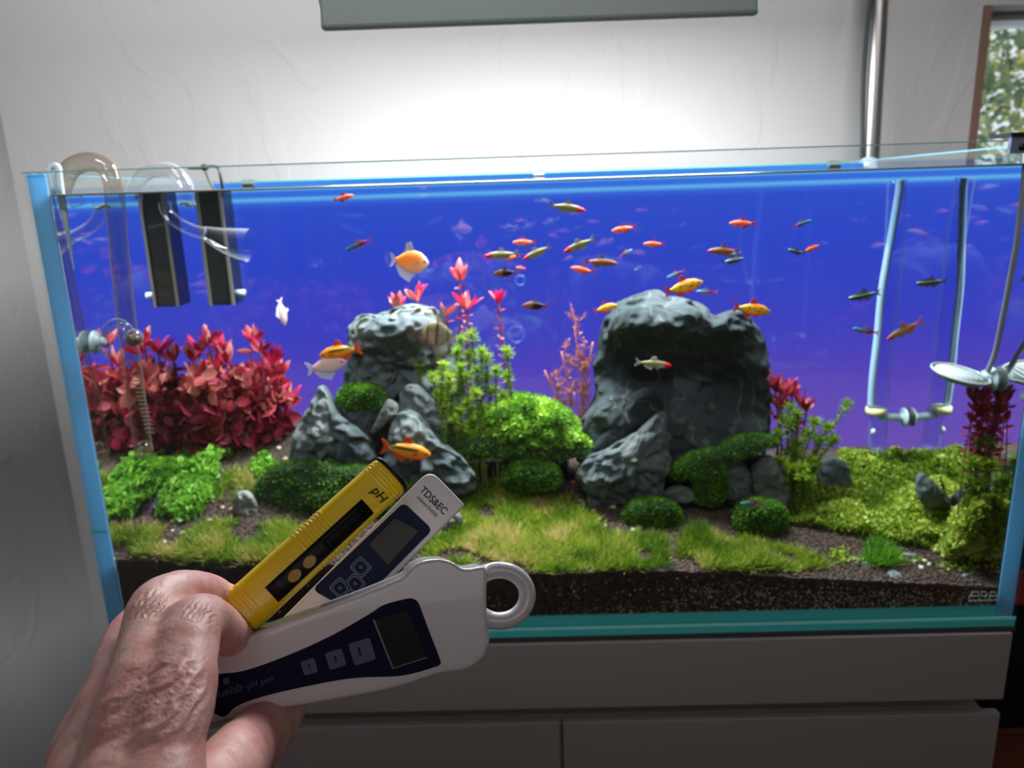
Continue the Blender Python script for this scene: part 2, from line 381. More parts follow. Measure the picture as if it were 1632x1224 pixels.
sc_ = thing('backlight_screen', 'blue backlit light screen standing behind the aquarium', 'light screen', (.45, .465, 0))
SZ = at(860, 276, .462).z
P(MB().box((-.02, .462, .0), (.92, .470, SZ)), 'light_panel', screen_mat(), sc_, False)
P(MB().box((-.022, .4705, -.002), (.922, .476, SZ-.004)), 'back_shell', M_WHITE, sc_, False)
M_CLIP = pr('grey_clip', S(125, 130, 130), .5); M_CLIPW = pr('white_clip', S(215, 220, 230), .5)
for (x, y), m_ in (((396, 299), M_CLIP), ((1330, 268), M_CLIP), ((859, 285), M_CLIPW)):
    p = at(x, y, .455); s_ = .0075
    o = P(MB().box((p.x-s_, .452, p.z-.0065), (p.x+s_, .462, SZ+.003)).box((p.x-s_, .452, SZ), (p.x+s_, .479, SZ+.003)), 'clip', m_, sc_, False)
    if m_ is M_CLIPW: o['label'] = 'white clip'
P(MB().box((-.02, .455, -.012), (.92, .48, 0)), 'foot', M_WHITE, sc_, False)

# ---------------------------------------------------------------- lamp over the tank, its stand and cable
M_LAMP = pr('grey_anodised_lamp', S(98, 108, 106), .55, metal=.2)
a_, b_ = at(512, 48, .08), at(1208, 32, .08)
lz = LAMP_Z
lamp = thing('aquarium_lamp', 'grey metal aquarium lamp hanging over the tank at the top', 'lamp', (.45, .2, lz))
hw = (b_.x-a_.x)/2; cxl = (a_.x+b_.x)/2
o = P(MB().box((cxl-hw, .075, lz), (cxl+hw, .086, lz+.06)), 'front_skirt', M_LAMP, lamp, False); bevel(o, .004, 3)
RT = Matrix.Translation((cxl, .175, lz+.055)) @ Matrix.Rotation(LAMP_TILT, 4, 'X')
o = P(MB().box((-hw, -.1, 0), (hw, .1, .035), RT), 'housing', M_LAMP, lamp, False); bevel(o, .004, 3)
for s_ in (-1, 1): P(MB().box((cxl+s_*(hw-.005)-.003, .08, lz+.005), (cxl+s_*(hw-.005)+.003, .10, lz+.07)), 'end_cap', M_LAMP, lamp, False)
M_STEEL = pr('brushed_steel', S(175, 172, 170), .28, metal=.9)
p0 = at(1386, 262, .53); p1 = at(1400, 0, .53); p2 = p0+(p1-p0)*1.9
st = thing('lamp_stand', 'tall brushed steel pole rising behind the right end of the aquarium', 'lamp stand', (p0.x, p0.y, FLOOR))
P(MB().tube([(p0.x, p0.y, FLOOR), p0, p1, p2], .0135, 20), 'pole', M_STEEL, st)
P(MB().tube([p2+Vector((0, 0, -.02)), (p2.x-.1, .42, p2.z+.03), (cxl+.1, .19, p2.z+.02)], .011, 14), 'arm', M_STEEL, st)
for s_ in (-.12, .12): P(MB().tube([(cxl+s_, .175, lz+.09), (cxl+s_, .19, p2.z+.03)], .0012, 6), 'hanging_wire', M_STEEL, st)
pc = at(1386, 262, .50)
P(MB().ball(at(1384, 264, .49), (.016, .014, .013)).tube([at(1384, 264, .49), at(1384, 290, .49)], .015, 16), 'socket', pr('pale_plastic_socket', S(190, 200, 215), .2, coat=.5), st)
cb = [at(x, y, .52) for x, y in ((1392, -30), (1381, 60), (1376, 130), (1375, 200), (1374, 262), (1374, 300))]
tag(MB().tube(spline(cb, 6), .0032, 8).build('lamp_cable', pr('black_cable', S(35, 42, 45), .5), smooth=True), 'thin black cable hanging along the left side of the steel pole', 'cable')
# bracket on the front rim
M_BRK = pr('blue_grey_metal', S(120, 130, 155), .35, metal=.6)
br = thing('rim_bracket', 'small blue-grey metal bracket gripping the front rim at the top right', 'bracket', at(1640, 240, 0))
pa = at(1606, 212, -.004); pb = at(1607, 245, -.004)
P(MB().box((pa.x+.002, -.007, pb.z), (pa.x+.06, -.003, pa.z-.003)), 'plate', M_BRK, br, False)
P(MB().box((pa.x, -.009, pa.z-.003), (pa.x+.062, .02, pa.z)), 'top_plate', pr('black_metal', S(25, 25, 30), .4, metal=.5), br, False)
ph = at(1630, 234, -.008)
P(MB().tube([ph, ph+Vector((0, .002, 0))], .0028, 14), 'screw', pr('black_screw', S(10, 10, 12), .4), br)

# ---------------------------------------------------------------- the dark soil
ZF = [(at(x, y, .008).x, at(x, y, .008).z) for x, y in ((180, 893), (300, 897), (430, 900), (600, 905), (750, 912), (880, 917), (1000, 910), (1120, 912), (1240, 920), (1340, 925), (1450, 930), (1560, 936), (1600, 938))]
CREST = .225
ZB = [(at(x, y, CREST).x, at(x, y, CREST).z) for x, y in ((300, 700), (400, 690), (470, 668), (560, 690), (700, 715), (900, 735), (1100, 740), (1250, 738), (1340, 728), (1440, 728), (1500, 716), (1560, 708))]
def hsoil(x, y):
    zf = interp(x, ZF); zb = interp(x, ZB)
    if y < CREST:
        t = max(0, y)/CREST; t = t*.6+.4*t*t*(3-2*t)
        z = zf+(zb-zf)*t
    else: z = zb-(y-CREST)*.30
    return z + .0025*noise.noise(Vector((x*22, y*22, 3)))*min(1, y*20) + .0012*noise.noise(Vector((x*90, y*90, 1)))
def ground(px, py, extra=0):
    """where the sight line through a pixel meets the soil"""
    d = ray(px, py); y = .012
    while y < CREST+.02:
        p = CAM+d*((y-CAM.y)/d.y)
        if p.z < hsoil(min(max(p.x, .02), .88), y)+extra: return p
        y += .0025
    return CAM+d*((CREST-CAM.y)/d.y)
SX0, SX1, SY0, SY1 = WX0+.0004, WX1-.0004, WY0+.0006, WY1-.0006
nx, ny = 330, 150
vs = []; fs = []
for j in range(ny+1):
    y = SY0+(SY1-SY0)*(j/ny)
    for i in range(nx+1):
        x = SX0+(SX1-SX0)*i/nx; vs.append((x, y, hsoil(x, y)+random.uniform(-.0006, .0006)))
fs = [(j*(nx+1)+i, j*(nx+1)+i+1, (j+1)*(nx+1)+i+1, (j+1)*(nx+1)+i) for j in range(ny) for i in range(nx)]
k = len(vs); bt = [(x, y, .0042) for x, y, z in vs[:nx+1]]; vs += bt
fs += [(k+i, k+i+1, i+1, i) for i in range(nx)]
mb = MB(); mb.v = vs; mb.f = fs
mb.add([(SX0, SY1, .0042), (SX1, SY1, .0042), (SX1, SY1, .012), (SX0, SY1, .012)], [(0, 1, 2, 3)])
M_SOIL = pr('dark_brown_aquarium_soil', S(56, 46, 40), .95, col2=S(84, 70, 60), scale=160, bump=1, bscale=420, bdist=.0012)
soil = mb.build('soil', M_SOIL, recalc=False); tag(soil, 'dark brown aquarium soil sloping up towards the back of the tank', 'soil', kind='stuff')
# granules on top and against the front glass
ICO = None
bm = bmesh.new(); bmesh.ops.create_icosphere(bm, subdivisions=1, radius=1); ICO = ([tuple(v.co) for v in bm.verts], [tuple(v.index for v in f.verts) for f in bm.faces]); bm.free()
n = 16000
X = rng.uniform(SX0+.002, SX1-.002, n); Y = rng.uniform(SY0+.002, .19, n)*rng.uniform(.2, 1, n)+.005
Zs = np.array([hsoil(a, b) for a, b in zip(X, Y)])
M_GRAN = leafmat('soil_granules', [(0, S(38, 29, 25)), (.6, S(72, 57, 49)), (1, S(110, 92, 80))], .9, 0)
scatter('soil_granules', *ICO, np.stack([X, Y, Zs+.0006], 1), rots(rng.normal(size=(n, 3))), rng.uniform(.0007, .0015, n), rng.uniform(0, 1, n), M_GRAN)
tag(bpy.data.objects['soil_granules'], 'loose brown soil granules lying on top of the soil', 'gravel')
n = 5200
X = rng.uniform(SX0+.003, SX1-.003, n); T = rng.beta(1.6, 2.2, n)
zt_ = np.array([interp(a, ZF) for a in X]); Z2 = .005+(zt_-.007)*T
keep = (np.array([noise.noise(Vector((a*9, b*26, 5))) for a, b in zip(X, Z2)])*.6+(X-.42)*.8 + rng.normal(size=n)*.14) > .12
X, Z2 = X[keep], Z2[keep]; n = len(X)
M_GRAN2 = leafmat('pale_substrate_grains', [(0, S(105, 96, 80)), (.6, S(165, 158, 135)), (1, S(230, 226, 205))], .9, 0)
g2 = scatter('substrate_grains', *ICO, np.stack([X, np.full(n, SY0-.00005), Z2], 1), rots(rng.normal(size=(n, 3))), rng.uniform(.0004, .0011, n), rng.uniform(0, 1, n), M_GRAN2)
tag(g2, 'pale specks of substrate pressed against the lower front glass', 'gravel')

# ---------------------------------------------------------------- rocks
def rockmat(name, dark, mid, light, scale=18, bump=.9):
    m, t, n, l = nt(name); b = n['Principled BSDF']; b.inputs['Roughness'].default_value = .92; b.inputs['Specular IOR Level'].default_value = .15
    tc = n.new('ShaderNodeTexCoord')
    x = n.new('ShaderNodeTexNoise'); x.inputs['Scale'].default_value = scale; x.inputs['Detail'].default_value = 8; x.inputs['Distortion'].default_value = .5; l.new(tc.outputs['Object'], x.inputs['Vector'])
    r = n.new('ShaderNodeValToRGB'); e = r.color_ramp.elements; e[0].position = .3; e[0].color = dark; e[1].position = .75; e[1].color = light; q = e.new(.5); q.color = mid
    l.new(x.outputs['Fac'], r.inputs[0])
    v = n.new('ShaderNodeTexWave'); v.inputs['Scale'].default_value = 7; v.inputs['Distortion'].default_value = 22; v.inputs['Detail'].default_value = 4; l.new(tc.outputs['Object'], v.inputs['Vector'])
    vr = n.new('ShaderNodeValToRGB'); vr.color_ramp.elements[0].position = .985; vr.color_ramp.elements[1].position = 1; vr.color_ramp.elements[1].color = (.22, .22, .22, 1); l.new(v.outputs['Fac'], vr.inputs[0])
    mx = n.new('ShaderNodeMixRGB'); mx.inputs[2].default_value = S(190, 190, 175); l.new(vr.outputs[0], mx.inputs[0]); l.new(r.outputs[0], mx.inputs[1]); l.new(mx.outputs[0], b.inputs['Base Color'])
    y = n.new('ShaderNodeTexNoise'); y.inputs['Scale'].default_value = 110; y.inputs['Detail'].default_value = 12; y.inputs['Roughness'].default_value = .68; l.new(tc.outputs['Object'], y.inputs['Vector'])
    bp = n.new('ShaderNodeBump'); bp.inputs['Strength'].default_value = bump; bp.inputs['Distance'].default_value = .006; l.new(y.outputs['Fac'], bp.inputs['Height']); l.new(bp.outputs[0], b.inputs['Normal'])
    return m
M_R1 = rockmat('grey_seiryu_stone', S(60, 72, 76), S(98, 110, 114), S(142, 152, 152))
M_R2 = rockmat('pale_grey_stone', S(72, 84, 82), S(118, 128, 124), S(176, 182, 176), 26)
M_R3 = rockmat('dark_blue_grey_stone', S(40, 49, 53), S(64, 75, 79), S(98, 109, 111), 14, 1)
def rock(label, pts, Yc, th, mat, bumps=(), amp=.006, nscale=28, nseg=72, nring=30, box=.55, name='rock', parent=None, seed=0, strata=0):
    if max(th, 0) and len(pts) < 30: pts = [(v.x, v.y) for v in spline([(a, b, 0) for a, b in pts], 5, True)]
    Yc *= .77; th *= .88
    cx = sum(p[0] for p in pts)/len(pts); cy = sum(p[1] for p in pts)/len(pts)
    N = len(pts)
    # resample by arc length
    seg = [math.dist(pts[i], pts[(i+1) % N]) for i in range(N)]; L = sum(seg); out = []; i = 0; acc = 0
    for k in range(nseg):
        d = L*k/nseg
        while acc+seg[i] < d: acc += seg[i]; i += 1
        t = (d-acc)/seg[i]; a, b = pts[i], pts[(i+1) % N]; out.append((a[0]+(b[0]-a[0])*t, a[1]+(b[1]-a[1])*t))
    vs = []; base = at(cx, cy, Yc)
    hr = nring//2
    for r in range(1, nring):
        s = math.sin(PI/2*r/hr) if r <= hr else math.sin(PI/2*(nring-r)/(nring-hr)); s = min(1, max(s, 1e-4)); t = math.asin(s**(1/box)); t = t if r <= hr else PI-t; off = -math.copysign(abs(math.cos(t))**.9, math.cos(t))*th
        for (u, v) in out:
            x = cx+(u-cx)*s; y = cy+(v-cy)*s; o_ = off
            for bx_, by_, rx, ry, am in bumps:
                o_ -= am*math.exp(-((x-bx_)/rx)**2-((y-by_)/ry)**2)*(max(0, min(1, .5-off/th*.8)))
            # silhouettes are met at the middle plane, so the back half is drawn in perspective of the same plane
            p = at(x, y, Yc); p.y = Yc+o_
            if o_ < 0:   # keep the point on its sight line in front
                p = at(x, y, Yc+o_)
            vs.append(p)
    f0 = at(cx, cy, Yc-th-sum(b[4]*math.exp(-((cx-b[0])/b[2])**2-((cy-b[1])/b[3])**2) for b in bumps)); f1 = base+Vector((0, th, 0))
    m = nring-1
    fs = [(r*nseg+k, r*nseg+(k+1) % nseg, (r+1)*nseg+(k+1) % nseg, (r+1)*nseg+k) for r in range(m-1) for k in range(nseg)]
    vs += [f0, f1]; a = m*nseg
    fs += [(a, (k+1) % nseg, k) for k in range(nseg)]+[(a+1, (m-1)*nseg+k, (m-1)*nseg+(k+1) % nseg) for k in range(nseg)]
    sd = Vector((seed*3.1, seed*1.7, 0))
    out_v = []
    ctr = base
    for v in vs:
        q = v*nscale+sd
        h = noise.ridged_multi_fractal(q, .9, 2.1, 5, 1.0, 2.0)*.5-.6+ .5*noise.noise(q*3)
        if strata: h += strata*abs(noise.noise(Vector((q.x*.5+q.z*1.3, q.y*.4, q.z*.4-q.x*.5))*2))
        dirv = (v-ctr).normalized()
        out_v.append(v+dirv*h*amp*.55+Vector((0, -1, 0))*h*amp*.7)
    mb = MB(); mb.v = [tuple(v) for v in out_v]; mb.f = fs
    o = mb.build(name, mat, None, True)
    sb = o.modifiers.new('s', 'SUBSURF'); sb.levels = 1; sb.render_levels = 1
    if parent: adopt(parent, o)
    else: tag(o, label, 'rock')
    return o
# the big boulder on the right
rock('largest dark boulder, domed and split, right of the middle of the tank',
     [(930,745),(921,700),(925,672),(942,645),(952,612),(946,590),(952,560),(956,535),(966,508),(990,480),(1025,469),(1049,464),(1066,473),(1095,477),(1116,484),(1132,503),(1148,506),(1173,494),(1196,508),(1210,530),(1221,550),(1224,590),(1229,650),(1230,690),(1222,730),(1180,770),(1100,780),(1000,770)],
     .245, .052, M_R3, bumps=[(1010,512,60,32,.054),(1100,512,45,30,.050),(1172,524,45,24,.042),(1030,592,64,42,-.060),(1150,620,62,66,-.052),(975,660,40,40,.022),(1105,715,55,45,.030),(1050,560,22,20,.018),(1060,640,8,60,-.012),(1010,560,30,12,.006),(1215,620,16,80,.008)],
     amp=.017, nscale=30, nseg=170, nring=80, box=.5, seed=1)
rock('ridged dark rock slab leaning up against the front of the largest boulder',
     [(920,745),(935,728),(965,716),(990,700),(1015,686),(1035,668),(1054,656),(1064,672),(1066,710),(1065,760),(1052,790),(1035,800),(1000,815),(965,806),(940,804),(930,780),(922,762)],
     .172, .028, M_R1, bumps=[(1000,740,35,30,.010),(960,770,25,20,.008)], amp=.014, nscale=44, nseg=110, nring=44, seed=2)
rock('smooth grey wedge of rock between the largest boulder and the front slab',
     [(940,722),(952,700),(975,678),(990,660),(1005,635),(1022,621),(1040,617),(1053,630),(1057,655),(1040,668),(1010,690),(985,706),(955,722)],
     .190, .022, M_R3, amp=.005, nscale=34, nseg=90, nring=34, seed=3)
rock('rounded grey foot of rock below the right half of the largest boulder',
     [(1064,770),(1066,735),(1078,712),(1100,690),(1125,688),(1150,700),(1172,716),(1180,745),(1160,775),(1110,785)],
     .196, .03, M_R3, amp=.008, nscale=34, nseg=90, nring=36, seed=4)
rock('small pale rock beside the right-hand moss ball under the boulder',
     [(1057,790),(1065,780),(1082,774),(1103,780),(1110,795),(1095,803),(1070,802)], .150, .012, M_R2, amp=.003, nscale=60, seed=5)
rock('grey rock under the mossy branch, left of the tall pale stone', [(1150,735),(1170,728),(1190,745),(1202,775),(1198,800),(1170,806),(1150,790),(1146,760)], .165, .018, M_R1, amp=.006, nscale=55, seed=6)
rock('tall pale grey pointed stone behind the moss ball with the blue fish', [(1196,760),(1200,742),(1212,730),(1228,726),(1240,736),(1250,752),(1258,780),(1256,806),(1235,815),(1208,805),(1198,785)], .158, .016, M_R2, amp=.006, nscale=50, seed=7)
rock('small grey block of stone half sunk in the carpet on the right', [(1300,795),(1306,765),(1310,738),(1325,730),(1346,735),(1354,752),(1358,790),(1340,806),(1312,806)], .200, .018, M_R1, amp=.005, nscale=50, seed=8)
rock('slanting flat grey stone in the carpet at the far right', [(x-104,y+24) for x,y in [(1564,748),(1570,730),(1584,736),(1600,752),(1620,775),(1622,792),(1600,790),(1580,785),(1568,770)]], .130, .010, M_R1, amp=.004, nscale=50, seed=9)
rock('smooth blue-grey stone standing near the left carpet plants', [(369,822),(372,800),(378,785),(392,783),(402,790),(410,808),(411,828),(400,838),(376,832)], .105, .010, M_R2, amp=.004, nscale=60, seed=10)
rock('pale stone in the grass behind the tip of the white slim meter', [(704,842),(712,824),(728,818),(737,826),(734,842),(720,853)], .100, .009, M_R2, amp=.003, nscale=60, seed=11)
# the group on the left
rock('tall pale-topped rock carrying red plants, back left of centre',
     [(545,640),(549,600),(552,560),(560,520),(578,503),(600,502),(625,495),(645,488),(668,487),(690,495),(705,515),(722,545),(732,590),(735,640),(728,700),(700,730),(640,735),(580,720),(552,690)],
     .255, .040, M_R1, bumps=[(610,525,45,25,.034),(665,515,45,22,.034),(640,550,50,25,.02),(590,620,50,50,-.014),(690,640,30,50,.016),(560,540,12,12,.012)], amp=.018, nscale=40, nseg=120, nring=50, seed=12)
rock('pale lumpy boulder capping the tall rock on the left',
     [(556,560),(560,520),(575,503),(600,503),(625,494),(650,488),(688,490),(700,500),(694,525),(690,548),(665,556),(640,560),(610,548),(585,545),(566,565)],
     .222, .026, M_R2, amp=.018, nscale=52, nseg=100, nring=38, seed=21)
rock('pointed grey rock at the left of the rock group',
     [(463,735),(468,705),(478,680),(490,655),(503,628),(512,614),(522,625),(535,650),(555,668),(575,685),(595,705),(602,730),(600,755),(560,752),(510,748),(480,745)],
     .165, .028, M_R1, bumps=[(505,670,20,50,.012),(560,700,25,16,.006)], amp=.015, nscale=36, nseg=110, nring=42, seed=13, strata=.5)
rock('long grey rock sloping down to the right behind the yellow meter',
     [(600,770),(612,730),(620,700),(628,675),(640,655),(665,660),(690,690),(705,705),(730,722),(748,742),(762,768),(740,785),(690,790),(640,785)],
     .160, .028, M_R1, bumps=[(640,690,25,20,.008),(700,740,30,14,.008)], amp=.015, nscale=40, nseg=110, nring=40, seed=14, strata=.4)
rock('dark knobbly grey rock in the middle of the left rock group',
     [(632,690),(636,650),(640,625),(655,612),(680,625),(700,650),(718,665),(724,690),(712,715),(680,715),(650,706)],
     .190, .024, M_R1, amp=.010, nscale=46, nseg=90, nring=36, seed=15)
rock('small pale wedge of rock beside the moss cushion in the left rock group',
     [(590,690),(600,668),(612,645),(620,636),(634,645),(632,660),(615,675),(600,690)], .158, .010, M_R2, amp=.003, nscale=60, seed=16)
rock('dark stone holding up the moss cushion in the left rock group', [(552,655),(570,645),(600,645),(612,660),(606,690),(580,700),(556,685)], .185, .02, M_R3, amp=.005, nscale=46, seed=17)
# slate shards and pebbles
M_SH = pr('grey_blue_shard', S(150, 165, 168), .6, col2=S(105, 118, 122), scale=60, bump=.4, bscale=200)
for lab, a, b, wd in (('slender grey stone shard lying longest on the soil at the front right', (1345,886), (1408,912), 8), ('broad short grey stone shard on the soil at the front right', (1416,912), (1436,922), 13),
                      ('thin grey shard lying level behind the other shards', (1418,886), (1470,888), 6), ('stubby grey shard beside the thin level one', (1446,900), (1460,893), 10),
                      ('curled pale shard nearest the corner of the tank', (1532,922), (1556,912), 7)):
    A = ground(*a); B = ground(*b); d = (B-A); wdm = wd*pxs(A)/2; q = Vector((-d.y, d.x, 0)).normalized()
    mb = MB(); vs = []
    for t, s_, h in ((0, .5, .001), (.12, .9, .0025), (.45, 1.0, .003), (.8, .8, .0028), (1, .4, .001)):
        p = A+d*t; vs += [p-q*wdm*s_*1.6, p-q*wdm*s_*.9+Vector((0, 0, h+random.uniform(0, .001))), p+q*wdm*s_+Vector((0, 0, h)), p+q*wdm*s_*1.6]
    fs = [(i*4+k, i*4+k+1, i*4+k+5, i*4+k+4) for i in range(4) for k in range(3)]+[(i*4+3, i*4, i*4+4, i*4+7) for i in range(4)]+[(0, 1, 2, 3), (19, 18, 17, 16)]
    tag(mb.add(vs, fs).build('stone_shard', M_SH), lab, 'stone shard', 'stone shards on the soil')
M_PEB = [pr('tan_pebble', S(205, 180, 150), .6, col2=S(170, 145, 115), scale=200), pr('cream_pebble', S(220, 212, 195), .6, col2=S(190, 178, 155), scale=200), pr('reddish_pebble', S(180, 115, 90), .6, col2=S(150, 95, 75), scale=200)]
pebs = [(272,902,1),(195,897,1),(184,866,1),(205,906,1),(222,915,0),(236,913,1),(183,893,0),(262,866,0),(275,848,1),(291,852,1),(250,757,0),(243,788,1),(268,786,0),(276,832,1),(335,835,0),(355,811,0),(368,813,0),(338,801,0),
        (358,772,1),(370,757,1),(445,716,1),(455,733,0),(447,700,1),(459,742,0),(334,832,1),(300,906,1),(215,884,0),(196,918,1),
        (870,787,1),(929,805,1),(955,829,1),(963,840,0),(858,796,1),(1009,846,1),(1019,843,1),(946,816,0),(967,807,2),(976,810,1),(1087,873,2),(1101,880,0),(752,852,0),(862,864,1),(732,856,0),(764,861,0),(748,903,1),
        (1202,914,1),(1216,917,1),(1178,912,1),(1250,912,1),(985,848,0),(914,770,2),(925,800,0),(1490,878,1),(1480,901,1),(1468,906,1),(1473,896,1),(1532,884,1)]
ms = []
for k in range(3):
    for q in range(2):
        me = MB().ball((0, 0, 0), (1, .8, .62), 10, 7); 
        me.v = [tuple(Vector(v)*(1+.12*noise.noise(Vector(v)*1.6+Vector((q*5, k, 0))))) for v in me.v]
        o = me.build('pebble', M_PEB[k], None, True, merge=True); ms.append(o.data); COL.objects.unlink(o); bpy.data.objects.remove(o)
KN = ['tan', 'cream', 'reddish']
for px, py, k in pebs:
    g = ground(px, py)
    o = bpy.data.objects.new('pebble', ms[k*2+random.randint(0, 1)]); COL.objects.link(o)
    r = random.uniform(4.2, 6.2)*pxs(g); o.scale = (r, r, r); o.location = g+Vector((0, 0, r*.35)); o.rotation_euler = (random.uniform(-.3, .3), random.uniform(-.3, .3), random.uniform(0, 3))
    reg = next(r for c, r in (
        (px < 245 and py > 885, 'in the front left corner of the tank'), (px < 330 and py > 885, 'at the front edge of the left grass patch'), (px < 310 and py > 825, 'at the left edge of the left grass patch'),
        (px < 290, 'left of the clover-like clump'), (px < 345 and py > 820, 'between the clover-like clump and the left grass'), (px < 385 and py < 815 and py > 740, 'above the small blue-grey stone on the left'), (px < 385, 'beside the small blue-grey stone on the left'),
        (px < 480, 'at the foot of the pointed rock, left group'), (px < 800 and py > 880, 'at the front glass near the middle'), (px < 800, 'in the grass right of the white slim meter'),
        (px < 935 and py < 815, 'left of the foot of the ridged rock slab'), (px < 1000 and py < 830, 'at the foot of the ridged rock slab'), (px < 1000, 'in the grass in front of the ridged rock slab'), (px < 1040, 'in front of the left moss ball'),
        (px < 1130, 'in the bare gap between the two grass patches'), (px < 1260, 'at the front glass before the right grass patch'), (True, 'on the bare soil at the front right')) if c)
    tag(o, 'small %s pebble %s' % (KN[k], reg), 'pebble', '%s pebbles %s' % (KN[k], reg))

# beds of plants
# ---------------------------------------------------------------- plants
GX = np.arange(150, 1660, 12.); GY = np.arange(636, 960, 6.)
GC = np.array([[tuple(ground(x, y)) for x in GX] for y in GY])
def groundN(px, py):
    fx = np.clip((px-GX[0])/12, 0, len(GX)-1.001); fy = np.clip((py-GY[0])/6, 0, len(GY)-1.001)
    i = fx.astype(int); j = fy.astype(int); a = (fx-i)[:, None]; b = (fy-j)[:, None]
    return (GC[j, i]*(1-a)+GC[j, i+1]*a)*(1-b)+(GC[j+1, i]*(1-a)+GC[j+1, i+1]*a)*b
def inpoly(px, py, pts):
    r = np.zeros(len(px), bool); j = len(pts)-1
    for i in range(len(pts)):
        xi, yi = pts[i]; xj, yj = pts[j]
        c = ((yi > py) != (yj > py)) & (px < (xj-xi)*(py-yi)/(yj-yi+1e-9)+xi); r ^= c; j = i
    return r
def polysample(pts, n):
    xs = [p[0] for p in pts]; ys = [p[1] for p in pts]; X = []; Y = []
    while sum(map(len, X)) < n:
        a = rng.uniform(min(xs), max(xs), n); b = rng.uniform(min(ys), max(ys), n); k = inpoly(a, b, pts); X.append(a[k]); Y.append(b[k])
    return np.concatenate(X)[:n], np.concatenate(Y)[:n]
def nz(P_, s, seed=0): return np.array([noise.noise(Vector((p[0]*s+seed, p[1]*s, p[2]*s))) for p in P_])
def clampx(P_, m=.003):
    P_[:, 0] = np.clip(P_[:, 0], SX0+m, SX1-m); P_[:, 1] = np.clip(P_[:, 1], SY0+m, SY1-m); return P_
G = lambda *a: S(*a)
M_GRASS = leafmat('hairgrass', [(0, G(84, 122, 30)), (.35, G(132, 168, 42)), (.7, G(182, 198, 72)), (.88, G(206, 196, 108)), (1, G(226, 200, 156))], .5, .4)
M_CARPET = leafmat('carpet_leaves', [(0, G(88, 122, 34)), (.5, G(138, 170, 52)), (.85, G(184, 206, 78)), (1, G(214, 228, 118))], .5, .4)
M_CLOVER = leafmat('bright_green_leaves', [(0, G(74, 138, 32)), (.5, G(118, 182, 52)), (1, G(172, 222, 92))], .45, .4)
M_MOSS = leafmat('dark_green_moss', [(0, G(48, 92, 18)), (.5, G(88, 148, 32)), (.9, G(128, 188, 50)), (1, G(160, 210, 70))], .6, .3)
M_MOSSB = leafmat('bright_green_moss', [(0, G(78, 130, 26)), (.5, G(128, 182, 44)), (.85, G(182, 222, 78)), (1, G(222, 245, 140))], .6, .35)
M_NEEDLE = leafmat('yellow_green_needles', [(0, G(72, 104, 26)), (.5, G(124, 164, 40)), (1, G(188, 216, 74))], .5, .4)
M_STEMG = pr('green_plant_stem', S(96, 110, 45), .6)
M_STEMR = pr('dark_red_plant_stem', S(96, 34, 50), .6)
M_BROWN = leafmat('reddish_brown_plant', [(0, G(110, 56, 34)), (.5, G(172, 96, 58)), (1, G(222, 150, 100))], .6, .3)
M_FINE = leafmat('fine_dark_grass', [(0, G(30, 72, 60)), (.6, G(48, 105, 82)), (1, G(80, 140, 100))], .6, .3)
M_RED = [leafmat_obj('crimson_leaf', G(150, 14, 50), G(195, 25, 78), G(228, 70, 110)), leafmat_obj('salmon_leaf', G(196, 84, 92), G(222, 120, 118), G(236, 165, 150)), leafmat_obj('dull_red_leaf', G(112, 24, 40), G(150, 45, 50), G(176, 84, 66))]
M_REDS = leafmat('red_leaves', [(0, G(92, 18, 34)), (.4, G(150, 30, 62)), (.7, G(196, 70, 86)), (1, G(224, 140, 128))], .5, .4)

def grass(label, pts, n, hgt=(.008, .017), mat=M_GRASS, wd=.0011, lean=.6, shade=0, cat='grass', name='hairgrass_carpet', dens=26, thr=-.22):
    X, Y = polysample(pts, n); P0 = groundN(X, Y); d = nz(P0, dens, 2)
    k = d > thr; P0 = P0[k]; d = d[k]; n = len(P0)
    P0 = clampx(P0); h = rng.uniform(*hgt, n)*(1+d*.8)
    dr = rng.normal(size=(n, 3))*lean; dr[:, 2] = 1
    r = np.clip(.45+nz(P0, 40, 9)*.9+rng.normal(size=n)*.24+shade, 0, 1)
    o = scatter(name, *BLADE, P0, rots(dr), np.stack([np.full(n, wd), h, h], 1), r, mat); tag(o, label, cat); return o
def carpet(label, pts, n, size=.0036, lift=.010, mat=M_CARPET, tpl=ROUND, name='carpet_plant', dens=34, shade=0, thr=-9, up=1.0):
    X, Y = polysample(pts, n); P0 = groundN(X, Y); d = nz(P0, dens, 4)*.5+nz(P0, dens*2.7, 6)*.35; k = d > thr; P0 = P0[k]; d = d[k]; n = len(P0)
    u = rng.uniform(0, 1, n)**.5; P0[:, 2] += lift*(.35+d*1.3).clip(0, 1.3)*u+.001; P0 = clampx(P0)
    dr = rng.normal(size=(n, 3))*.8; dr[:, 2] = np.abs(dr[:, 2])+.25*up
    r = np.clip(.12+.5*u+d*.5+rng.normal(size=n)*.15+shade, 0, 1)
    o = scatter(name, *tpl, P0, rots(dr), rng.uniform(.7, 1.25, n)*size, r, mat); tag(o, label, 'carpet plant'); return o
M_CORE = pr('moss_core', S(26, 44, 14), .9)
M_COREB = pr('mound_core', S(60, 88, 24), .9)
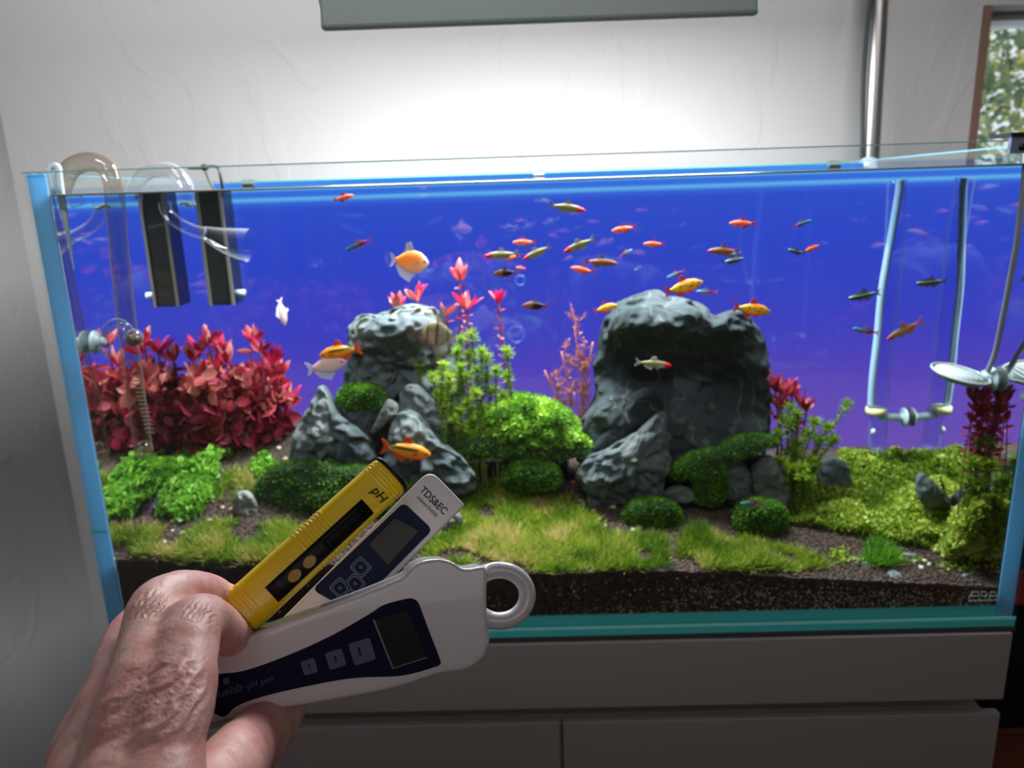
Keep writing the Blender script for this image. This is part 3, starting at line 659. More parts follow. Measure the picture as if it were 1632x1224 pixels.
def moss(label, pts, Yc, th, n, mat=M_MOSS, core=M_CORE, size=.0034, name='moss_cushion', tpl=LEAF, cat='moss', amp=.008, bumps=(), box=.62, spread=.55, shade=0, seed=0, wid=.55):
    ce = [sum(p[0] for p in pts)/len(pts), sum(p[1] for p in pts)/len(pts)]
    t = thing(name, label, cat, at(ce[0], max(p[1] for p in pts), Yc*.77))
    c = rock('', pts, Yc, th, core, bumps, amp, 40, 60, 26, box, 'mound', t, seed)
    me = c.data; V = np.zeros(len(me.vertices)*3); me.vertices.foreach_get('co', V); V = V.reshape(-1, 3)
    me.calc_loop_triangles(); T = np.zeros(len(me.loop_triangles)*3, np.int32); me.loop_triangles.foreach_get('vertices', T); T = T.reshape(-1, 3)
    a, b, c_ = V[T[:, 0]], V[T[:, 1]], V[T[:, 2]]; nr = np.cross(b-a, c_-a); ar = np.linalg.norm(nr, axis=1)+1e-12; nr /= ar[:, None]
    cen = V.mean(0); flip = ((a-cen)*nr).sum(1) < 0; nr[flip] *= -1
    wgt = ar*np.where(nr[:, 1] > .6, .25, 1); i = rng.choice(len(T), n, p=wgt/wgt.sum()); u = rng.uniform(size=(n, 2)); su = u.sum(1) > 1; u[su] = 1-u[su]
    Q = a[i]+(b-a)[i]*u[:, :1]+(c_-a)[i]*u[:, 1:]
    dr = nr[i]+rng.normal(size=(n, 3))*spread; dr[:, 2] += .25
    r = np.clip(.4+nz(Q, 60, 5)*.6+rng.normal(size=n)*.2+shade, 0, 1)
    s = rng.uniform(.6, 1.3, n)*size
    scatter('fronds', *tpl, Q-nr[i]*.0006, rots(dr), np.stack([s*wid, s*wid, s], 1), r, mat, t)
    return t
# hairgrass
grass('patch of yellow-green hairgrass at the front left, behind the fingers', [(205,862),(230,848),(300,838),(380,836),(470,845),(520,870),(520,906),(420,908),(330,906),(262,893),(222,888)], 11000)
grass('broad patch of yellow-green hairgrass along the front middle', [(600,905),(610,870),(690,860),(720,800),(790,772),(850,786),(905,800),(950,832),(985,850),(1060,862),(1066,905),(1000,914),(920,916),(860,918),(830,900),(790,902),(700,906)], 26000)
grass('patch of yellow-green hairgrass in front of the moss balls at the middle right', [(1078,905),(1086,872),(1110,848),(1160,856),(1220,872),(1280,886),(1320,908),(1250,912),(1170,912),(1110,910)], 12000)
grass('small tufts of grass beside the small blue-grey stone on the left', [(340,800),(350,770),(395,735),(415,745),(400,790),(370,800)], 1600, thr=-.05)
grass('sparse grass around the stone shards at the front right', [(1330,905),(1345,870),(1400,868),(1440,880),(1420,905),(1370,908)], 2600, thr=-.02, mat=M_CLOVER)
carpet('low yellow-green carpet plants around the pebbles at the front left corner', [(205,905),(215,880),(260,885),(300,905),(250,910)], 500, .004, .005)
# leafy carpets
carpet('clump of bright green clover-like plants at the left end', [(250,825),(262,790),(270,760),(285,735),(312,722),(335,712),(352,708),(368,728),(352,745),(345,775),(340,800),(322,828),(290,836)], 2600, .0066, .022, M_CLOVER, name='clover_like_carpet', dens=24)
carpet('low green plants spreading behind the dark-green moss on the left', [(395,760),(405,735),(425,728),(440,745),(430,770)], 500, .005, .012, M_CLOVER, name='clover_like_carpet')
RC = [(1205,830),(1225,770),(1262,760),(1300,775),(1340,735),(1375,730),(1440,725),(1480,760),(1520,800),(1545,850),(1560,885),(1500,880),(1440,872),(1380,862),(1320,850),(1265,840)]
carpet('thick yellow-green carpet plants covering the right end of the tank', RC, 26000, .0036, .022, dens=15)
carpet('paler mound of carpet plants at the right front of the carpet', [(1380,862),(1400,815),(1440,790),(1500,805),(1530,850),(1500,868),(1430,870)], 8000, .0036, .034, dens=13, shade=.15)
carpet('small outlying sprigs of carpet plant on the bare soil at the front right', [(1300,905),(1330,862),(1500,880),(1560,900),(1560,925),(1480,905),(1400,900)], 900, .0034, .006, thr=.12)
# moss
moss('wide dark-green moss cushion behind the yellow pen meter', [(405,800),(410,770),(425,750),(455,738),(500,734),(560,738),(600,745),(640,760),(680,780),(735,800),(742,830),(700,850),(620,850),(540,838),(500,835),(470,840),(430,825)], .130, .022, 11000, seed=31, bumps=[(520,800,40,20,.01)])
moss('dark-green moss cushion perched on the rocks of the left group', [(538,640),(541,625),(552,617),(575,614),(598,616),(611,628),(613,645),(604,656),(580,655),(556,652)], .180, .022, 5000, seed=32, amp=.002)
moss('large bright-green mossy mound with a shaded underside in the middle', [(690,712),(692,700),(715,692),(745,690),(770,668),(785,650),(805,638),(835,634),(865,640),(895,652),(918,672),(925,690),(945,706),(940,722),(900,726),(860,718),(800,722),(740,722)], .215, .045, 22000, M_MOSSB, M_COREB, seed=33, bumps=[(850,690,60,24,.012),(800,660,25,14,.008),(880,665,25,14,.008)], spread=.8, amp=.016, size=.0050)
moss('dark-green moss fringe under the bright mound in the middle', [(690,708),(700,694),(740,690),(790,694),(850,700),(910,700),(944,712),(935,728),(880,732),(820,730),(760,728),(710,724)], .180, .018, 5200, seed=34)
moss('round dark-green moss ball in the middle of the soil', [(801,765),(804,750),(820,740),(850,737),(878,741),(893,754),(893,770),(878,781),(850,784),(820,780)], .165, .022, 5200, seed=35, amp=.002)
moss('round moss ball in front of the largest boulder', [(992,828),(996,812),(1012,800),(1040,796),(1068,800),(1084,814),(1086,832),(1074,844),(1040,849),(1008,844)], .130, .022, 5200, seed=36, amp=.002)
moss('round moss ball under the blue fish', [(1170,832),(1173,814),(1186,802),(1210,796),(1238,801),(1252,815),(1253,838),(1242,852),(1212,859),(1182,852)], .118, .022, 5200, seed=37, amp=.002)
moss('moss-covered branch arching in front of the largest boulder', [(1071,760),(1075,742),(1092,730),(1120,718),(1150,714),(1158,704),(1180,697),(1205,694),(1238,698),(1236,712),(1205,717),(1185,728),(1162,736),(1158,760),(1160,785),(1148,802),(1125,806),(1106,800),(1108,775),(1098,762),(1085,766)], .150, .020, 8000, seed=38, amp=.003, name='mossy_branch')
P(MB().tube([at(1130, 815, .12), at(1128, 770, .12), at(1150, 720, .125), at(1230, 705, .13)], [.006, .006, .005, .003], 8), 'wood', pr('dark_driftwood', S(40, 28, 20), .9), [o for o in bpy.data.objects if o.name.startswith('mossy_branch')][0])

# stem plants
def leaf_mesh(nm, wd, mat):
    vs = []; fs = []
    for i, (z, w_, b) in enumerate(((0, .06, 0), (.18, .6, .02), (.4, 1, .05), (.65, .95, .06), (.86, .55, .02), (1, .05, -.05))):
        vs += [(-w_*wd, -b+abs(w_)*.05, z), (0, -b-.03, z), (w_*wd, -b+abs(w_)*.05, z)]
    for i in range(5): k = i*3; fs += [(k, k+1, k+4, k+3), (k+1, k+2, k+5, k+4)]
    me = bpy.data.meshes.new(nm); me.from_pydata(vs, [], fs); me.materials.append(mat); me.polygons.foreach_set('use_smooth', [True]*len(fs)); return me
LM = [leaf_mesh('leaf', .17, m) for m in M_RED]; LMT = [leaf_mesh('leaf', .13, m) for m in M_RED]
def put_leaf(parent, p, d, s, me):
    R = rots(np.array([d]))[0]
    o = bpy.data.objects.new('leaf', me); COL.objects.link(o)
    M = Matrix([[R[i][j]*s for j in range(3)]+[p[i]] for i in range(3)]+[[0, 0, 0, 1]])
    o.parent = parent; o.matrix_local = Matrix.Translation(-parent.location) @ M
def red_stem(t, base, top, spx=24, crown=7, step=13, low=.25, pal=(0, 1), side_px=17, stem_r=.0011, side=True):
    """a stem with pairs of small leaves and a rosette of long upright ones on top"""
    L = (top-base).length; ps = pxs(top); pth = spline([base, base.lerp(top, .5)+Vector((random.uniform(-1, 1)*.006, random.uniform(-1, 1)*.006, 0)), top], 5)
    P(MB().tube(pth, stem_r, 6), 'stem', M_STEMR, t)
    for k in range(crown):
        a = 2*PI*k/crown+random.random()*.7; el = random.uniform(.6, 1.42)
        d = (math.cos(a)*math.cos(el), math.sin(a)*math.cos(el), math.sin(el)); put_leaf(t, top-Vector((0, 0, ps*3*random.random())), d, spx*ps*random.uniform(.75, 1.15), LM[random.choice(pal)])
    nn = int(L/ps/step*(1-low)) if side else 0
    for i in range(nn):
        q = top.lerp(base, (i+.8)*step*ps/L); a0 = i*1.57+random.random()
        for a in (a0, a0+PI):
            d = (math.cos(a), math.sin(a), random.uniform(-.1, .5)); put_leaf(t, q, d, side_px*ps*random.uniform(.7, 1.1), LM[random.choice(pal)])
def red_bush(label, stems, n_leaf_px, base_py, stuff_poly, stuff_n, Yb, group='red stem plants', sz=24, pal=(0, 1, 2, 0)):
    t = thing('red_stem_plant', label, 'red plant', at(sum(s[0] for s in stems)/len(stems), base_py, Yb), group)
    for (bx_, tx, ty, Y, pl) in stems:
        b = at(bx_, base_py, Y); b.z = hsoil(b.x, b.y)-.002; tp = at(tx, ty, Y)
        tp.x = min(max(tp.x, SX0+.012), SX1-.012)
        red_stem(t, b, tp, sz, 7, 12, .45, pl, sz*.78)
    return t
def below(tp, dx=0, dy=0): b = tp.copy(); b.x += dx; b.y += dy; b.z = hsoil(min(max(b.x, .02), .88), b.y)-.002; return b
# the big bush on the left
stems = []
tops = [(300,575),(306,612),(318,560),(332,548),(345,590),(362,580),(380,600),(402,546),(415,560),(436,578),(446,600),(425,622),(395,630),(350,635),(320,640),(455,648),(338,615),(372,640),(410,600),(430,600),(352,560),(310,640)]
t = thing('red_stem_plant', 'large dense bush of crimson and salmon stem plants at the left end', 'red plant', at(340, 720, .18), 'red stem plants')
for i, (x, y) in enumerate(tops):
    Y = .178+.035*random.random()
    tp = at(x, y, Y); tp.x = max(tp.x, SX0+.012); b = below(tp, random.uniform(-.01, .01), random.uniform(-.005, .005))
    red_stem(t, b, tp, 32 if y < 610 else 38, 7, 17, .5, [(0, 0, 1), (1, 0, 2), (0, 0, 1)][i % 3], 28, side=(i % 3 != 2))
BP = [(300,722),(296,640),(300,615),(330,590),(370,600),(400,600),(440,610),(458,640),(455,690),(430,712),(380,722),(300,722)]
X, Y_ = polysample(BP, 1000); Yd = rng.uniform(.172, .215, 1000)
Q = np.array([tuple(at(a, b, c)) for a, b, c in zip(X, Y_, Yd)]); clampx(Q, .004)
dr = rng.normal(size=(1000, 3))*.8; dr[:, 2] += .6
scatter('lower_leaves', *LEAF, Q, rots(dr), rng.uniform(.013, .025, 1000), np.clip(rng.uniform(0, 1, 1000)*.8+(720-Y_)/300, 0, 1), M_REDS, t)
# single tall stems behind the left rock
for lab, (x, y), Y, cr, sp, st in (
    ('tallest red stem plant, standing above the left rock group', (733,448), .185, 7, 34, 13),
    ('red stem plant with a wide crimson crown just right of the tallest one', (744,492), .165, 7, 34, 13),
    ('lone slim red stem plant with a pink crown, furthest right above the green tufts', (794,482), .18, 6, 28, 15),
    ('short red plant peeping over the pale boulder, left one', (632,492), .20, 7, 34, 16),
    ('short red plant peeping over the pale boulder, right one with broad crimson leaves', (666,480), .20, 7, 34, 16),
    ('small red plant low between the pale boulder and the tallest red stem', (712,502), .19, 6, 24, 14)):
    tp = at(x, y, Y); b = below(tp, .004)
    t = thing('red_stem_plant', lab, 'red plant', b, 'red stem plants'); red_stem(t, b, tp, sp, cr, st, .35, (0, 0, 1), 13, .0013)
t = thing('red_stem_plant', 'red plant with upright pink-edged leaves behind the right side of the largest boulder', 'red plant', below(at(1250, 660, .2)), 'red stem plants')
for x, y, s_ in ((1236,625,36),(1250,628,34),(1262,632,30),(1276,645,26),(1285,655,24),(1242,650,30)):
    tp = at(x, y, .175); red_stem(t, below(tp), tp, s_, 7, 22, .6, (0, 1, 0), 20)
t = thing('red_stem_plant', 'tiny orange-brown seedling in front of the wide dark-green moss', 'red plant', ground(455, 832), 'red stem plants')
M_OR = leafmat_obj('orange_leaf', G(170, 90, 50), G(190, 110, 60), G(205, 130, 80)); LMO = leaf_mesh('leaf', .12, M_OR)
b = at(455, 832, .085); P(MB().tube([b-Vector((0, 0, .02)), at(452, 815, .085)], .0008, 6), 'stem', M_STEMR, t)
for k in range(9):
    a = k*.75; put_leaf(t, at(452, 822-k, .085), (math.cos(a), math.sin(a)*.4, .4+.1*(k % 3)), 21*pxs(b), LMO)

# green tufted stems: whorls of needles, packed at the tip
def tufted(label, tips, Y, group='green tufted stem plants', needle=13, mat=M_NEEDLE, stemmat=M_STEMG, head=13, base=None, name='tufted_stem_plant', whorl=9, spread=.02, dim=0):
    t = thing(name, label, 'green plant', below(at(sum(p[0] for p in tips)/len(tips), sum(p[1] for p in tips)/len(tips), Y)), group)
    Q = []; D = []; Sz = []; Rn = []
    for x, y in tips:
        yy = Y+random.uniform(-.02, .02); tp = at(x, y, yy)
        b = below(tp, random.uniform(-spread, spread)) if base is None else Vector(base)+Vector((random.uniform(-.008, .008), random.uniform(-.006, .006), 0))
        mid = b.lerp(tp, .55); mid.x = (mid.x*.7+b.x*.3); pth = spline([b, mid, tp], 8); ps = pxs(tp)
        P(MB().tube(pth, .0009, 5), 'stem', stemmat, t)
        L = 0; pts = [tp]
        for a_, b_ in zip(reversed(pth[1:]), reversed(pth[:-1])):
            sl = (b_-a_).length; n_ = max(1, int(sl/(ps*5)))
            for q in range(n_): pts.append(a_.lerp(b_, (q+.5)/n_))
        for i, p in enumerate(pts):
            if i > 22: break
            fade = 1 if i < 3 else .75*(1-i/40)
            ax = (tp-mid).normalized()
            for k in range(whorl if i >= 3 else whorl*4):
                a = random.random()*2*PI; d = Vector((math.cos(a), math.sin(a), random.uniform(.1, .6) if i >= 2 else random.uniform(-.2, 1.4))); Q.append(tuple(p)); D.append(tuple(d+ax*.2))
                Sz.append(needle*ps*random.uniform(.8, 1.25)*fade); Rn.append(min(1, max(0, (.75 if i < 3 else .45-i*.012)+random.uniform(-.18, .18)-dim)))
    n = len(Q); s = np.array(Sz)
    scatter('needles', *BLADE, np.array(Q), rots(np.array(D)), np.stack([np.full(n, .0015), s, s], 1), Rn, mat, t)
    return t
tufted('cluster of bright yellow-green tufted stems in front of the left rock group', [(670,572),(708,582),(716,600),(705,636),(700,628),(718,615),(742,600),(757,625),(745,640),(755,660),(770,650),(735,655),(715,650),(690,600)], .135)
tufted('taller thin tufted stems leaning right, above the bright mound', [(752,532),(768,560),(775,570),(748,565),(808,560),(807,598),(800,630),(785,620),(728,560),(735,585),(760,590),(775,600),(790,590),(735,540)], .15, needle=13, dim=.15)
tufted('olive tufted stems low in front of the bright mound', [(735,680),(755,672),(775,668),(795,672),(765,690),(748,695),(785,688),(725,668)], .14, needle=14, dim=.1)
tufted('leaning green tufted plant at the right side of the largest boulder', [(1250,668),(1262,672),(1270,660),(1240,690),(1300,672),(1320,680),(1352,645),(1325,705),(1330,700),(1290,690),(1275,705),(1305,700),(1258,650)], .135, needle=13, base=tuple(below(at(1262, 780, .12))), dim=.2)
tufted('short yellow-green tufts at the foot of the tall pale stone', [(1266,722),(1280,745),(1278,760),(1262,745),(1292,735),(1300,742),(1285,775),(1245,735)], .12, needle=14)
t = thing('red_stem_plant', 'red stem plant added for the reflection at the far right below the diffuser', 'red plant', below(at(1570, 700, .055)), 'red stem plants')  # added plant: imitates red leaves mirrored in the right end glass
for x, y, s_ in ((1552,640,26),(1572,632,28),(1590,640,26),(1562,660,26),(1582,662,28),(1548,672,22),(1566,690,22),(1600,655,24)):
    tp = at(x, y, .055); tp.x = min(tp.x, SX1-.006); red_stem(t, below(tp), tp, s_, 7, 14, .66, (0, 2, 0), 18, .0006)
tufted('green tufted plant added for the reflection low at the far right in front of the red one', [(1560,705),(1578,700),(1590,725),(1570,740),(1548,735),(1585,755),(1562,770),(1540,765)], .048, needle=15, dim=.12, spread=.006)  # added too, for the mirrored greenery under the red leaves
moss('tall green carpet mound added for the reflection in the right end glass', [(1508,884),(1518,850),(1534,822),(1552,800),(1568,790),(1582,798),(1586,840),(1584,880),(1550,890)], .062, .024, 6500, M_CARPET, M_COREB, .0042, 'reflection_mound', ROUND, 'carpet plant', .006, seed=41, spread=.8, wid=1, shade=.35)  # added mound where the end glass would only mirror the carpet; hides bare stems
# reddish-brown feathery plant left of the boulder
t = thing('feathery_brown_plant', 'wispy reddish-brown branching plant at the left side of the largest boulder', 'brown plant', below(at(920, 660, .2)))
Q = []; D = []; Sz = []
root = at(925, 690, .19); mbt = MB()
def branch(p, q, r, lv):
    mid = p.lerp(q, .5)+Vector((random.uniform(-1, 1), 0, random.uniform(-1, 1)))*.004; mbt.tube(spline([p, mid, q], 3), [r]*7, 5)
    for k in range(6):
        w_ = p.lerp(q, random.random()); Q.append(tuple(w_)); D.append((random.uniform(-1, 1), random.uniform(-1, 1), random.uniform(-.1, 1))); Sz.append(random.uniform(5, 11)*pxs(p))
    if lv:
        for k in range(3):
            s_ = p.lerp(q, random.uniform(.4, 1)); d = (q-p)*random.uniform(.08, .22)+Vector((random.uniform(-1, 1), random.uniform(-.4, .4), random.uniform(-.2, .9)))*.012; branch(s_, s_+d, r*.6, lv-1)
for x, y in ((916,520),(868,590),(945,545),(895,560),(930,575),(905,620),(885,640),(940,600)): branch(root+Vector((random.uniform(-.01, .01), 0, -.01)), at(x, y, .19), .0009, 2)
P(mbt, 'branches', pr('reddish_brown_branch', S(165, 96, 62), .6), t)
n = len(Q); s = np.array(Sz); scatter('needles', *BLADE, np.array(Q), rots(np.array(D)), np.stack([np.full(n, .0012), s, s], 1), rng.uniform(0, 1, n), M_BROWN, t)
# fine background grass
X = rng.uniform(800, 905, 500); Y0 = rng.uniform(.19, .215, 500); Q = np.array([tuple(below(at(a, 650, b))) for a, b in zip(X, Y0)]); h = rng.uniform(.05, .098, 500)
dr = rng.normal(size=(500, 3))*.13; dr[:, 2] = 1
tag(scatter('background_grass', *BLADE, Q, rots(dr), np.stack([np.full(500, .0008), h*.5, h], 1), rng.uniform(0, 1, 500), M_FINE), 'thin dark-green grass standing behind the bright mossy mound', 'grass')

# ---------------------------------------------------------------- fish
def fishmat(name, kind):
    """colours laid along the fish's own body: x runs tail (-.5) to nose (.5), z up"""
    m, t, n, l = nt(name); b = n['Principled BSDF']; b.inputs['Roughness'].default_value = .3
    tc = n.new('ShaderNodeTexCoord'); sp = n.new('ShaderNodeSeparateXYZ'); l.new(tc.outputs['Object'], sp.inputs[0])
    def ramp(src, a, c, stops):
        mr = n.new('ShaderNodeMapRange'); mr.inputs[1].default_value = a; mr.inputs[2].default_value = c; l.new(src, mr.inputs[0])
        r = n.new('ShaderNodeValToRGB'); e = r.color_ramp.elements; e[0].position, e[0].color = stops[0]; e[1].position, e[1].color = stops[-1]
        for p, q in stops[1:-1]:
            z = e.new(p); z.color = q
        l.new(mr.outputs[0], r.inputs[0]); return r.outputs[0]
    def mix(f, a, c):
        x = n.new('ShaderNodeMixRGB'); l.new(f, x.inputs[0]); l.new(a, x.inputs[1]); l.new(c, x.inputs[2]); return x.outputs[0]
    W0, B1 = (0, 0, 0, 1), (1, 1, 1, 1)
    X, Z = sp.outputs['X'], sp.outputs['Z']
    if kind == 'neon':
        up = ramp(Z, -.09, .09, [(0, S(200, 190, 190)), (.3, S(190, 30, 50)), (.40, S(160, 40, 60)), (.47, S(30, 190, 250)), (.74, S(70, 215, 255)), (.82, S(40, 60, 80)), (1, S(60, 70, 60))])
        tail = ramp(Z, -.09, .09, [(0, S(190, 25, 60)), (.6, S(190, 25, 60)), (.75, S(60, 40, 60)), (1, S(60, 60, 70))])
        col = mix(ramp(X, -.5, .5, [(.38, B1), (.5, W0)]), up, tail)
    elif kind == 'rummy':
        body = ramp(Z, -.12, .12, [(0, S(200, 205, 190)), (.45, S(160, 162, 115)), (.7, S(150, 150, 95)), (1, S(100, 105, 75))])
        red = ramp(Z, -1, 1, [(0, S(225, 20, 40)), (1, S(225, 20, 40))]); col = mix(ramp(X, -.5, .5, [(.74, W0), (.84, B1)]), body, red)
    elif kind == 'ember':
        col = ramp(Z, -.12, .12, [(0, S(245, 190, 160)), (.4, S(245, 165, 110)), (.7, S(235, 120, 80)), (1, S(205, 90, 70))])
    elif kind == 'glow':
        col = ramp(Z, -.10, .12, [(0, S(170, 165, 130)), (.35, S(140, 140, 85)), (.52, S(235, 95, 60)), (.62, S(230, 90, 60)), (.72, S(100, 95, 60)), (1, S(70, 70, 55))])
    elif kind == 'rasbora':
        body = ramp(Z, -.14, .14, [(0, S(190, 120, 80)), (.6, S(165, 100, 60)), (1, S(90, 70, 45))])
        blk = ramp(Z, -1, 1, [(0, S(15, 18, 20)), (1, S(15, 18, 20))]); col = mix(ramp(X, -.5, .5, [(.1, W0), (.25, B1), (.55, B1), (.68, W0)]), body, blk)
    elif kind == 'blackneon':
        col = ramp(Z, -.10, .11, [(0, S(120, 120, 95)), (.3, S(90, 95, 70)), (.42, S(10, 14, 14)), (.55, S(12, 16, 16)), (.6, S(165, 215, 180)), (.72, S(150, 200, 170)), (.8, S(45, 50, 40)), (1, S(35, 40, 30))])
    elif kind == 'barb':
        base = ramp(Z, -.16, .18, [(0, S(245, 140, 60)), (.25, S(245, 190, 50)), (.5, S(215, 205, 50)), (.72, S(245, 175, 40)), (1, S(215, 90, 40))])
        v = n.new('ShaderNodeTexVoronoi'); v.inputs['Scale'].default_value = 10; l.new(tc.outputs['Object'], v.inputs['Vector'])
        dk = ramp(Z, -1, 1, [(0, S(60, 95, 30)), (1, S(60, 95, 30))]); f = ramp(v.outputs['Distance'], .28, .34, [(0, B1), (1, W0)])
        zz = ramp(Z, -.1, .12, [(0, W0), (.25, B1), (.8, B1), (1, W0)]); mm = n.new('ShaderNodeMixRGB'); mm.blend_type = 'MULTIPLY'; mm.inputs[0].default_value = 1; l.new(f, mm.inputs[1]); l.new(zz, mm.inputs[2])
        col = mix(mm.outputs[0], base, dk)
    elif kind == 'barbline':
        base = ramp(Z, -.16, .18, [(0, S(245, 120, 50)), (.3, S(245, 170, 35)), (.50, S(245, 185, 40)), (.58, S(70, 85, 25)), (.68, S(60, 75, 25)), (.76, S(245, 180, 40)), (1, S(225, 110, 40))])
        col = mix(ramp(X, -.5, .5, [(.7, W0), (.78, B1)]), base, ramp(Z, -1, 1, [(0, S(250, 165, 40)), (1, S(250, 165, 40))]))
    elif kind == 'skirt':
        base = ramp(Z, -.25, .28, [(0, S(245, 225, 215)), (.3, S(250, 190, 120)), (.7, S(252, 165, 60)), (1, S(250, 180, 90))])
        col = mix(ramp(X, -.5, .5, [(.72, W0), (.95, B1)]), base, ramp(Z, -1, 1, [(0, S(250, 240, 225)), (1, S(250, 240, 225))]))
    elif kind == 'white':
        col = ramp(Z, -.2, .2, [(0, S(245, 240, 240)), (.5, S(250, 215, 215)), (1, S(250, 225, 215))])
    elif kind == 'angel':
        base = ramp(Z, -.4, .4, [(0, S(170, 165, 120)), (1, S(135, 130, 100))]); dk = ramp(Z, -1, 1, [(0, S(40, 40, 35)), (1, S(40, 40, 35))])
        col = mix(ramp(X, -.5, .5, [(.22, W0), (.25, B1), (.29, W0), (.5, W0), (.54, B1), (.58, B1), (.62, W0), (.8, W0), (.83, B1), (.87, W0)]), base, dk)
    l.new(col, b.inputs['Base Color']); tr = n.new('ShaderNodeBsdfTranslucent'); l.new(col, tr.inputs[0]); mx = n.new('ShaderNodeMixShader'); mx.inputs[0].default_value = .3
    l.new(b.outputs[0], mx.inputs[1]); l.new(tr.outputs[0], mx.inputs[2]); l.new(mx.outputs[0], n['Material Output'].inputs[0]); return m
def finmat(name, col, a=.5):
    m, t, n, l = nt(name); b = n['Principled BSDF']; b.inputs['Base Color'].default_value = col; b.inputs['Roughness'].default_value = .4
    tr = n.new('ShaderNodeBsdfTransparent'); mx = n.new('ShaderNodeMixShader'); mx.inputs[0].default_value = a
    l.new(tr.outputs[0], mx.inputs[1]); l.new(b.outputs[0], mx.inputs[2]); l.new(mx.outputs[0], n['Material Output'].inputs[0]); return m
M_EYE = pr('fish_eye', S(12, 12, 14), .1, coat=1)
KINDS = {  # height, width, dorsal, tail span, fin colour, alpha
    'neon': (.20, .11, .10, .20, S(210, 120, 140), .5), 'rummy': (.21, .11, .10, .24, S(215, 215, 205), .8), 'ember': (.24, .13, .12, .22, S(235, 80, 70), .8), 'glow': (.22, .12, .13, .24, S(180, 120, 95), .6),
    'rasbora': (.32, .14, .12, .26, S(170, 90, 80), .6), 'blackneon': (.24, .13, .12, .22, S(90, 95, 90), .5), 'barb': (.33, .16, .14, .30, S(215, 70, 50), .8), 'barbline': (.34, .16, .13, .32, S(235, 90, 35), .85),
    'skirt': (.58, .17, .22, .36, S(235, 230, 235), .55), 'white': (.40, .16, .16, .34, S(240, 235, 240), .55), 'angel': (.72, .14, .45, .45, S(150, 148, 120), .5)}
def mkfish(kind):
    h, wd, do, ts, fc, fa = KINDS[kind]; mat = fishmat(kind+'_scales', kind); fm = finmat(kind+'_fin', fc, fa)
    prof = [(.5, .02), (.47, .22), (.40, .52), (.28, .86), (.12, 1), (-.05, .93), (-.2, .62), (-.30, .34), (-.36, .26)]
    mb = MB(); n = 12; vs = []
    for x, s in prof:
        for k in range(n): a = 2*PI*k/n; vs.append((x, math.cos(a)*wd/2*s**.8, math.sin(a)*h/2*s))
    m = len(prof); fs = [(i*n+k, i*n+(k+1) % n, (i+1)*n+(k+1) % n, (i+1)*n+k) for i in range(m-1) for k in range(n)]+[tuple(range(n)), tuple(range((m-1)*n, m*n))[::-1]]
    r = empty('fish'); mb.add(vs, fs).build('body', mat, r, True)
    def fin(nm, outline, lab=None, y=0, lean=0, mt=fm):
        q = len(outline); w_ = .006
        vs = [(x, y+w_+lean*z, z) for x, z in outline]+[(x, y-w_+lean*z, z) for x, z in outline]
        return MB().add(vs, [tuple(range(q)), tuple(range(q, 2*q))[::-1]]+[(i, i+q, (i+1) % q+q, (i+1) % q) for i in range(q)]).build(nm, mt, r)
    if kind == 'rummy':
        fin('tail_fin', [(-.35, .03), (-.50, ts/2), (-.46, 0), (-.50, -ts/2), (-.35, -.03)])
        bk = pr('black_tail_bar', S(20, 20, 22), .5) if 'black_tail_bar' not in bpy.data.materials else bpy.data.materials['black_tail_bar']
        for z in (.065, -.065): o = fin('tail_bar', [(-.43, z*.8+.022), (-.465, z+.026), (-.465, z-.022), (-.43, z*.8-.02)], mt=bk); o.scale = (1, 1.3, 1)
    else: fin('tail_fin', [(-.35, .035), (-.44, ts*.42), (-.52, ts/2), (-.455, 0), (-.52, -ts/2), (-.44, -ts*.42), (-.35, -.035)])
    fin('dorsal_fin', [(.10, h*.45), (.04, h/2+do), (-.06, h/2+do*.8), (-.12, h*.36)] if kind not in ('skirt', 'angel') else [(.12, h*.46), (.0, h/2+do), (-.12, h/2+do*.8), (-.14, h*.38)])
    fin('anal_fin', [(.0, -h*.45), (-.05, -h/2-do*.7), (-.22, -h*.42-do*.2), (-.28, -h*.2)] if kind not in ('skirt', 'white', 'angel') else [(.14, -h*.46), (.02, -h*.5-do*1.1), (-.24, -h*.42-do*.6), (-.36, -h*.22), (-.28, -h*.12)])
    fin('belly_fin', [(.16, -h*.42), (.12, -h/2-do*.5), (.06, -h*.44)])
    for s in (-1, 1):
        MB().ball((.385, s*wd*.30, h*.06), (.030, .018, .030), 10, 6).build('eye', M_EYE, r, True)
        fin('pectoral_fin', [(.26, -.02), (.14, -.07), (.15, .01)], y=s*wd*.44)
    return r
def copy_tree(o, parent=None):
    c = o.copy(); COL.objects.link(c); c.parent = parent
    for ch in o.children: copy_tree(ch, c)
    return c
PROTO = {}
CATN = {'neon': 'neon tetras', 'rummy': 'red-nosed silver tetras', 'ember': 'small orange tetras', 'glow': 'olive tetras with a red stripe', 'rasbora': 'small dark fish', 'blackneon': 'black-striped tetras', 'barb': 'golden barbs', 'barbline': 'golden barbs', 'skirt': 'long-finned tetras', 'white': 'long-finned tetras', 'angel': 'angelfish'}
def fish(kind, px, py, lpx, ang, label, Y=.10, yaw=0):
    if kind not in PROTO: r = PROTO[kind] = mkfish(kind)
    else: r = copy_tree(PROTO[kind])
    p = at(px, py, Y); s = lpx*pxs(p)
    a = math.radians(ang); left = math.cos(a) < 0
    pitch = a if not left else PI-a          # nose up positive
    # image up/right vectors in the plane of the glass
    r.location = p; r.scale = (s, s, s)
    pitch = (pitch+PI) % (2*PI)-PI
    r.rotation_euler = Euler((0, -pitch, (PI if left else 0)+math.radians(yaw)), 'XYZ')
    tag(r, label, 'fish', CATN[kind]); return r
F = fish
F('neon', 570, 390, 46, 202, 'turquoise and red neon tetra at the upper left of the school', .09)
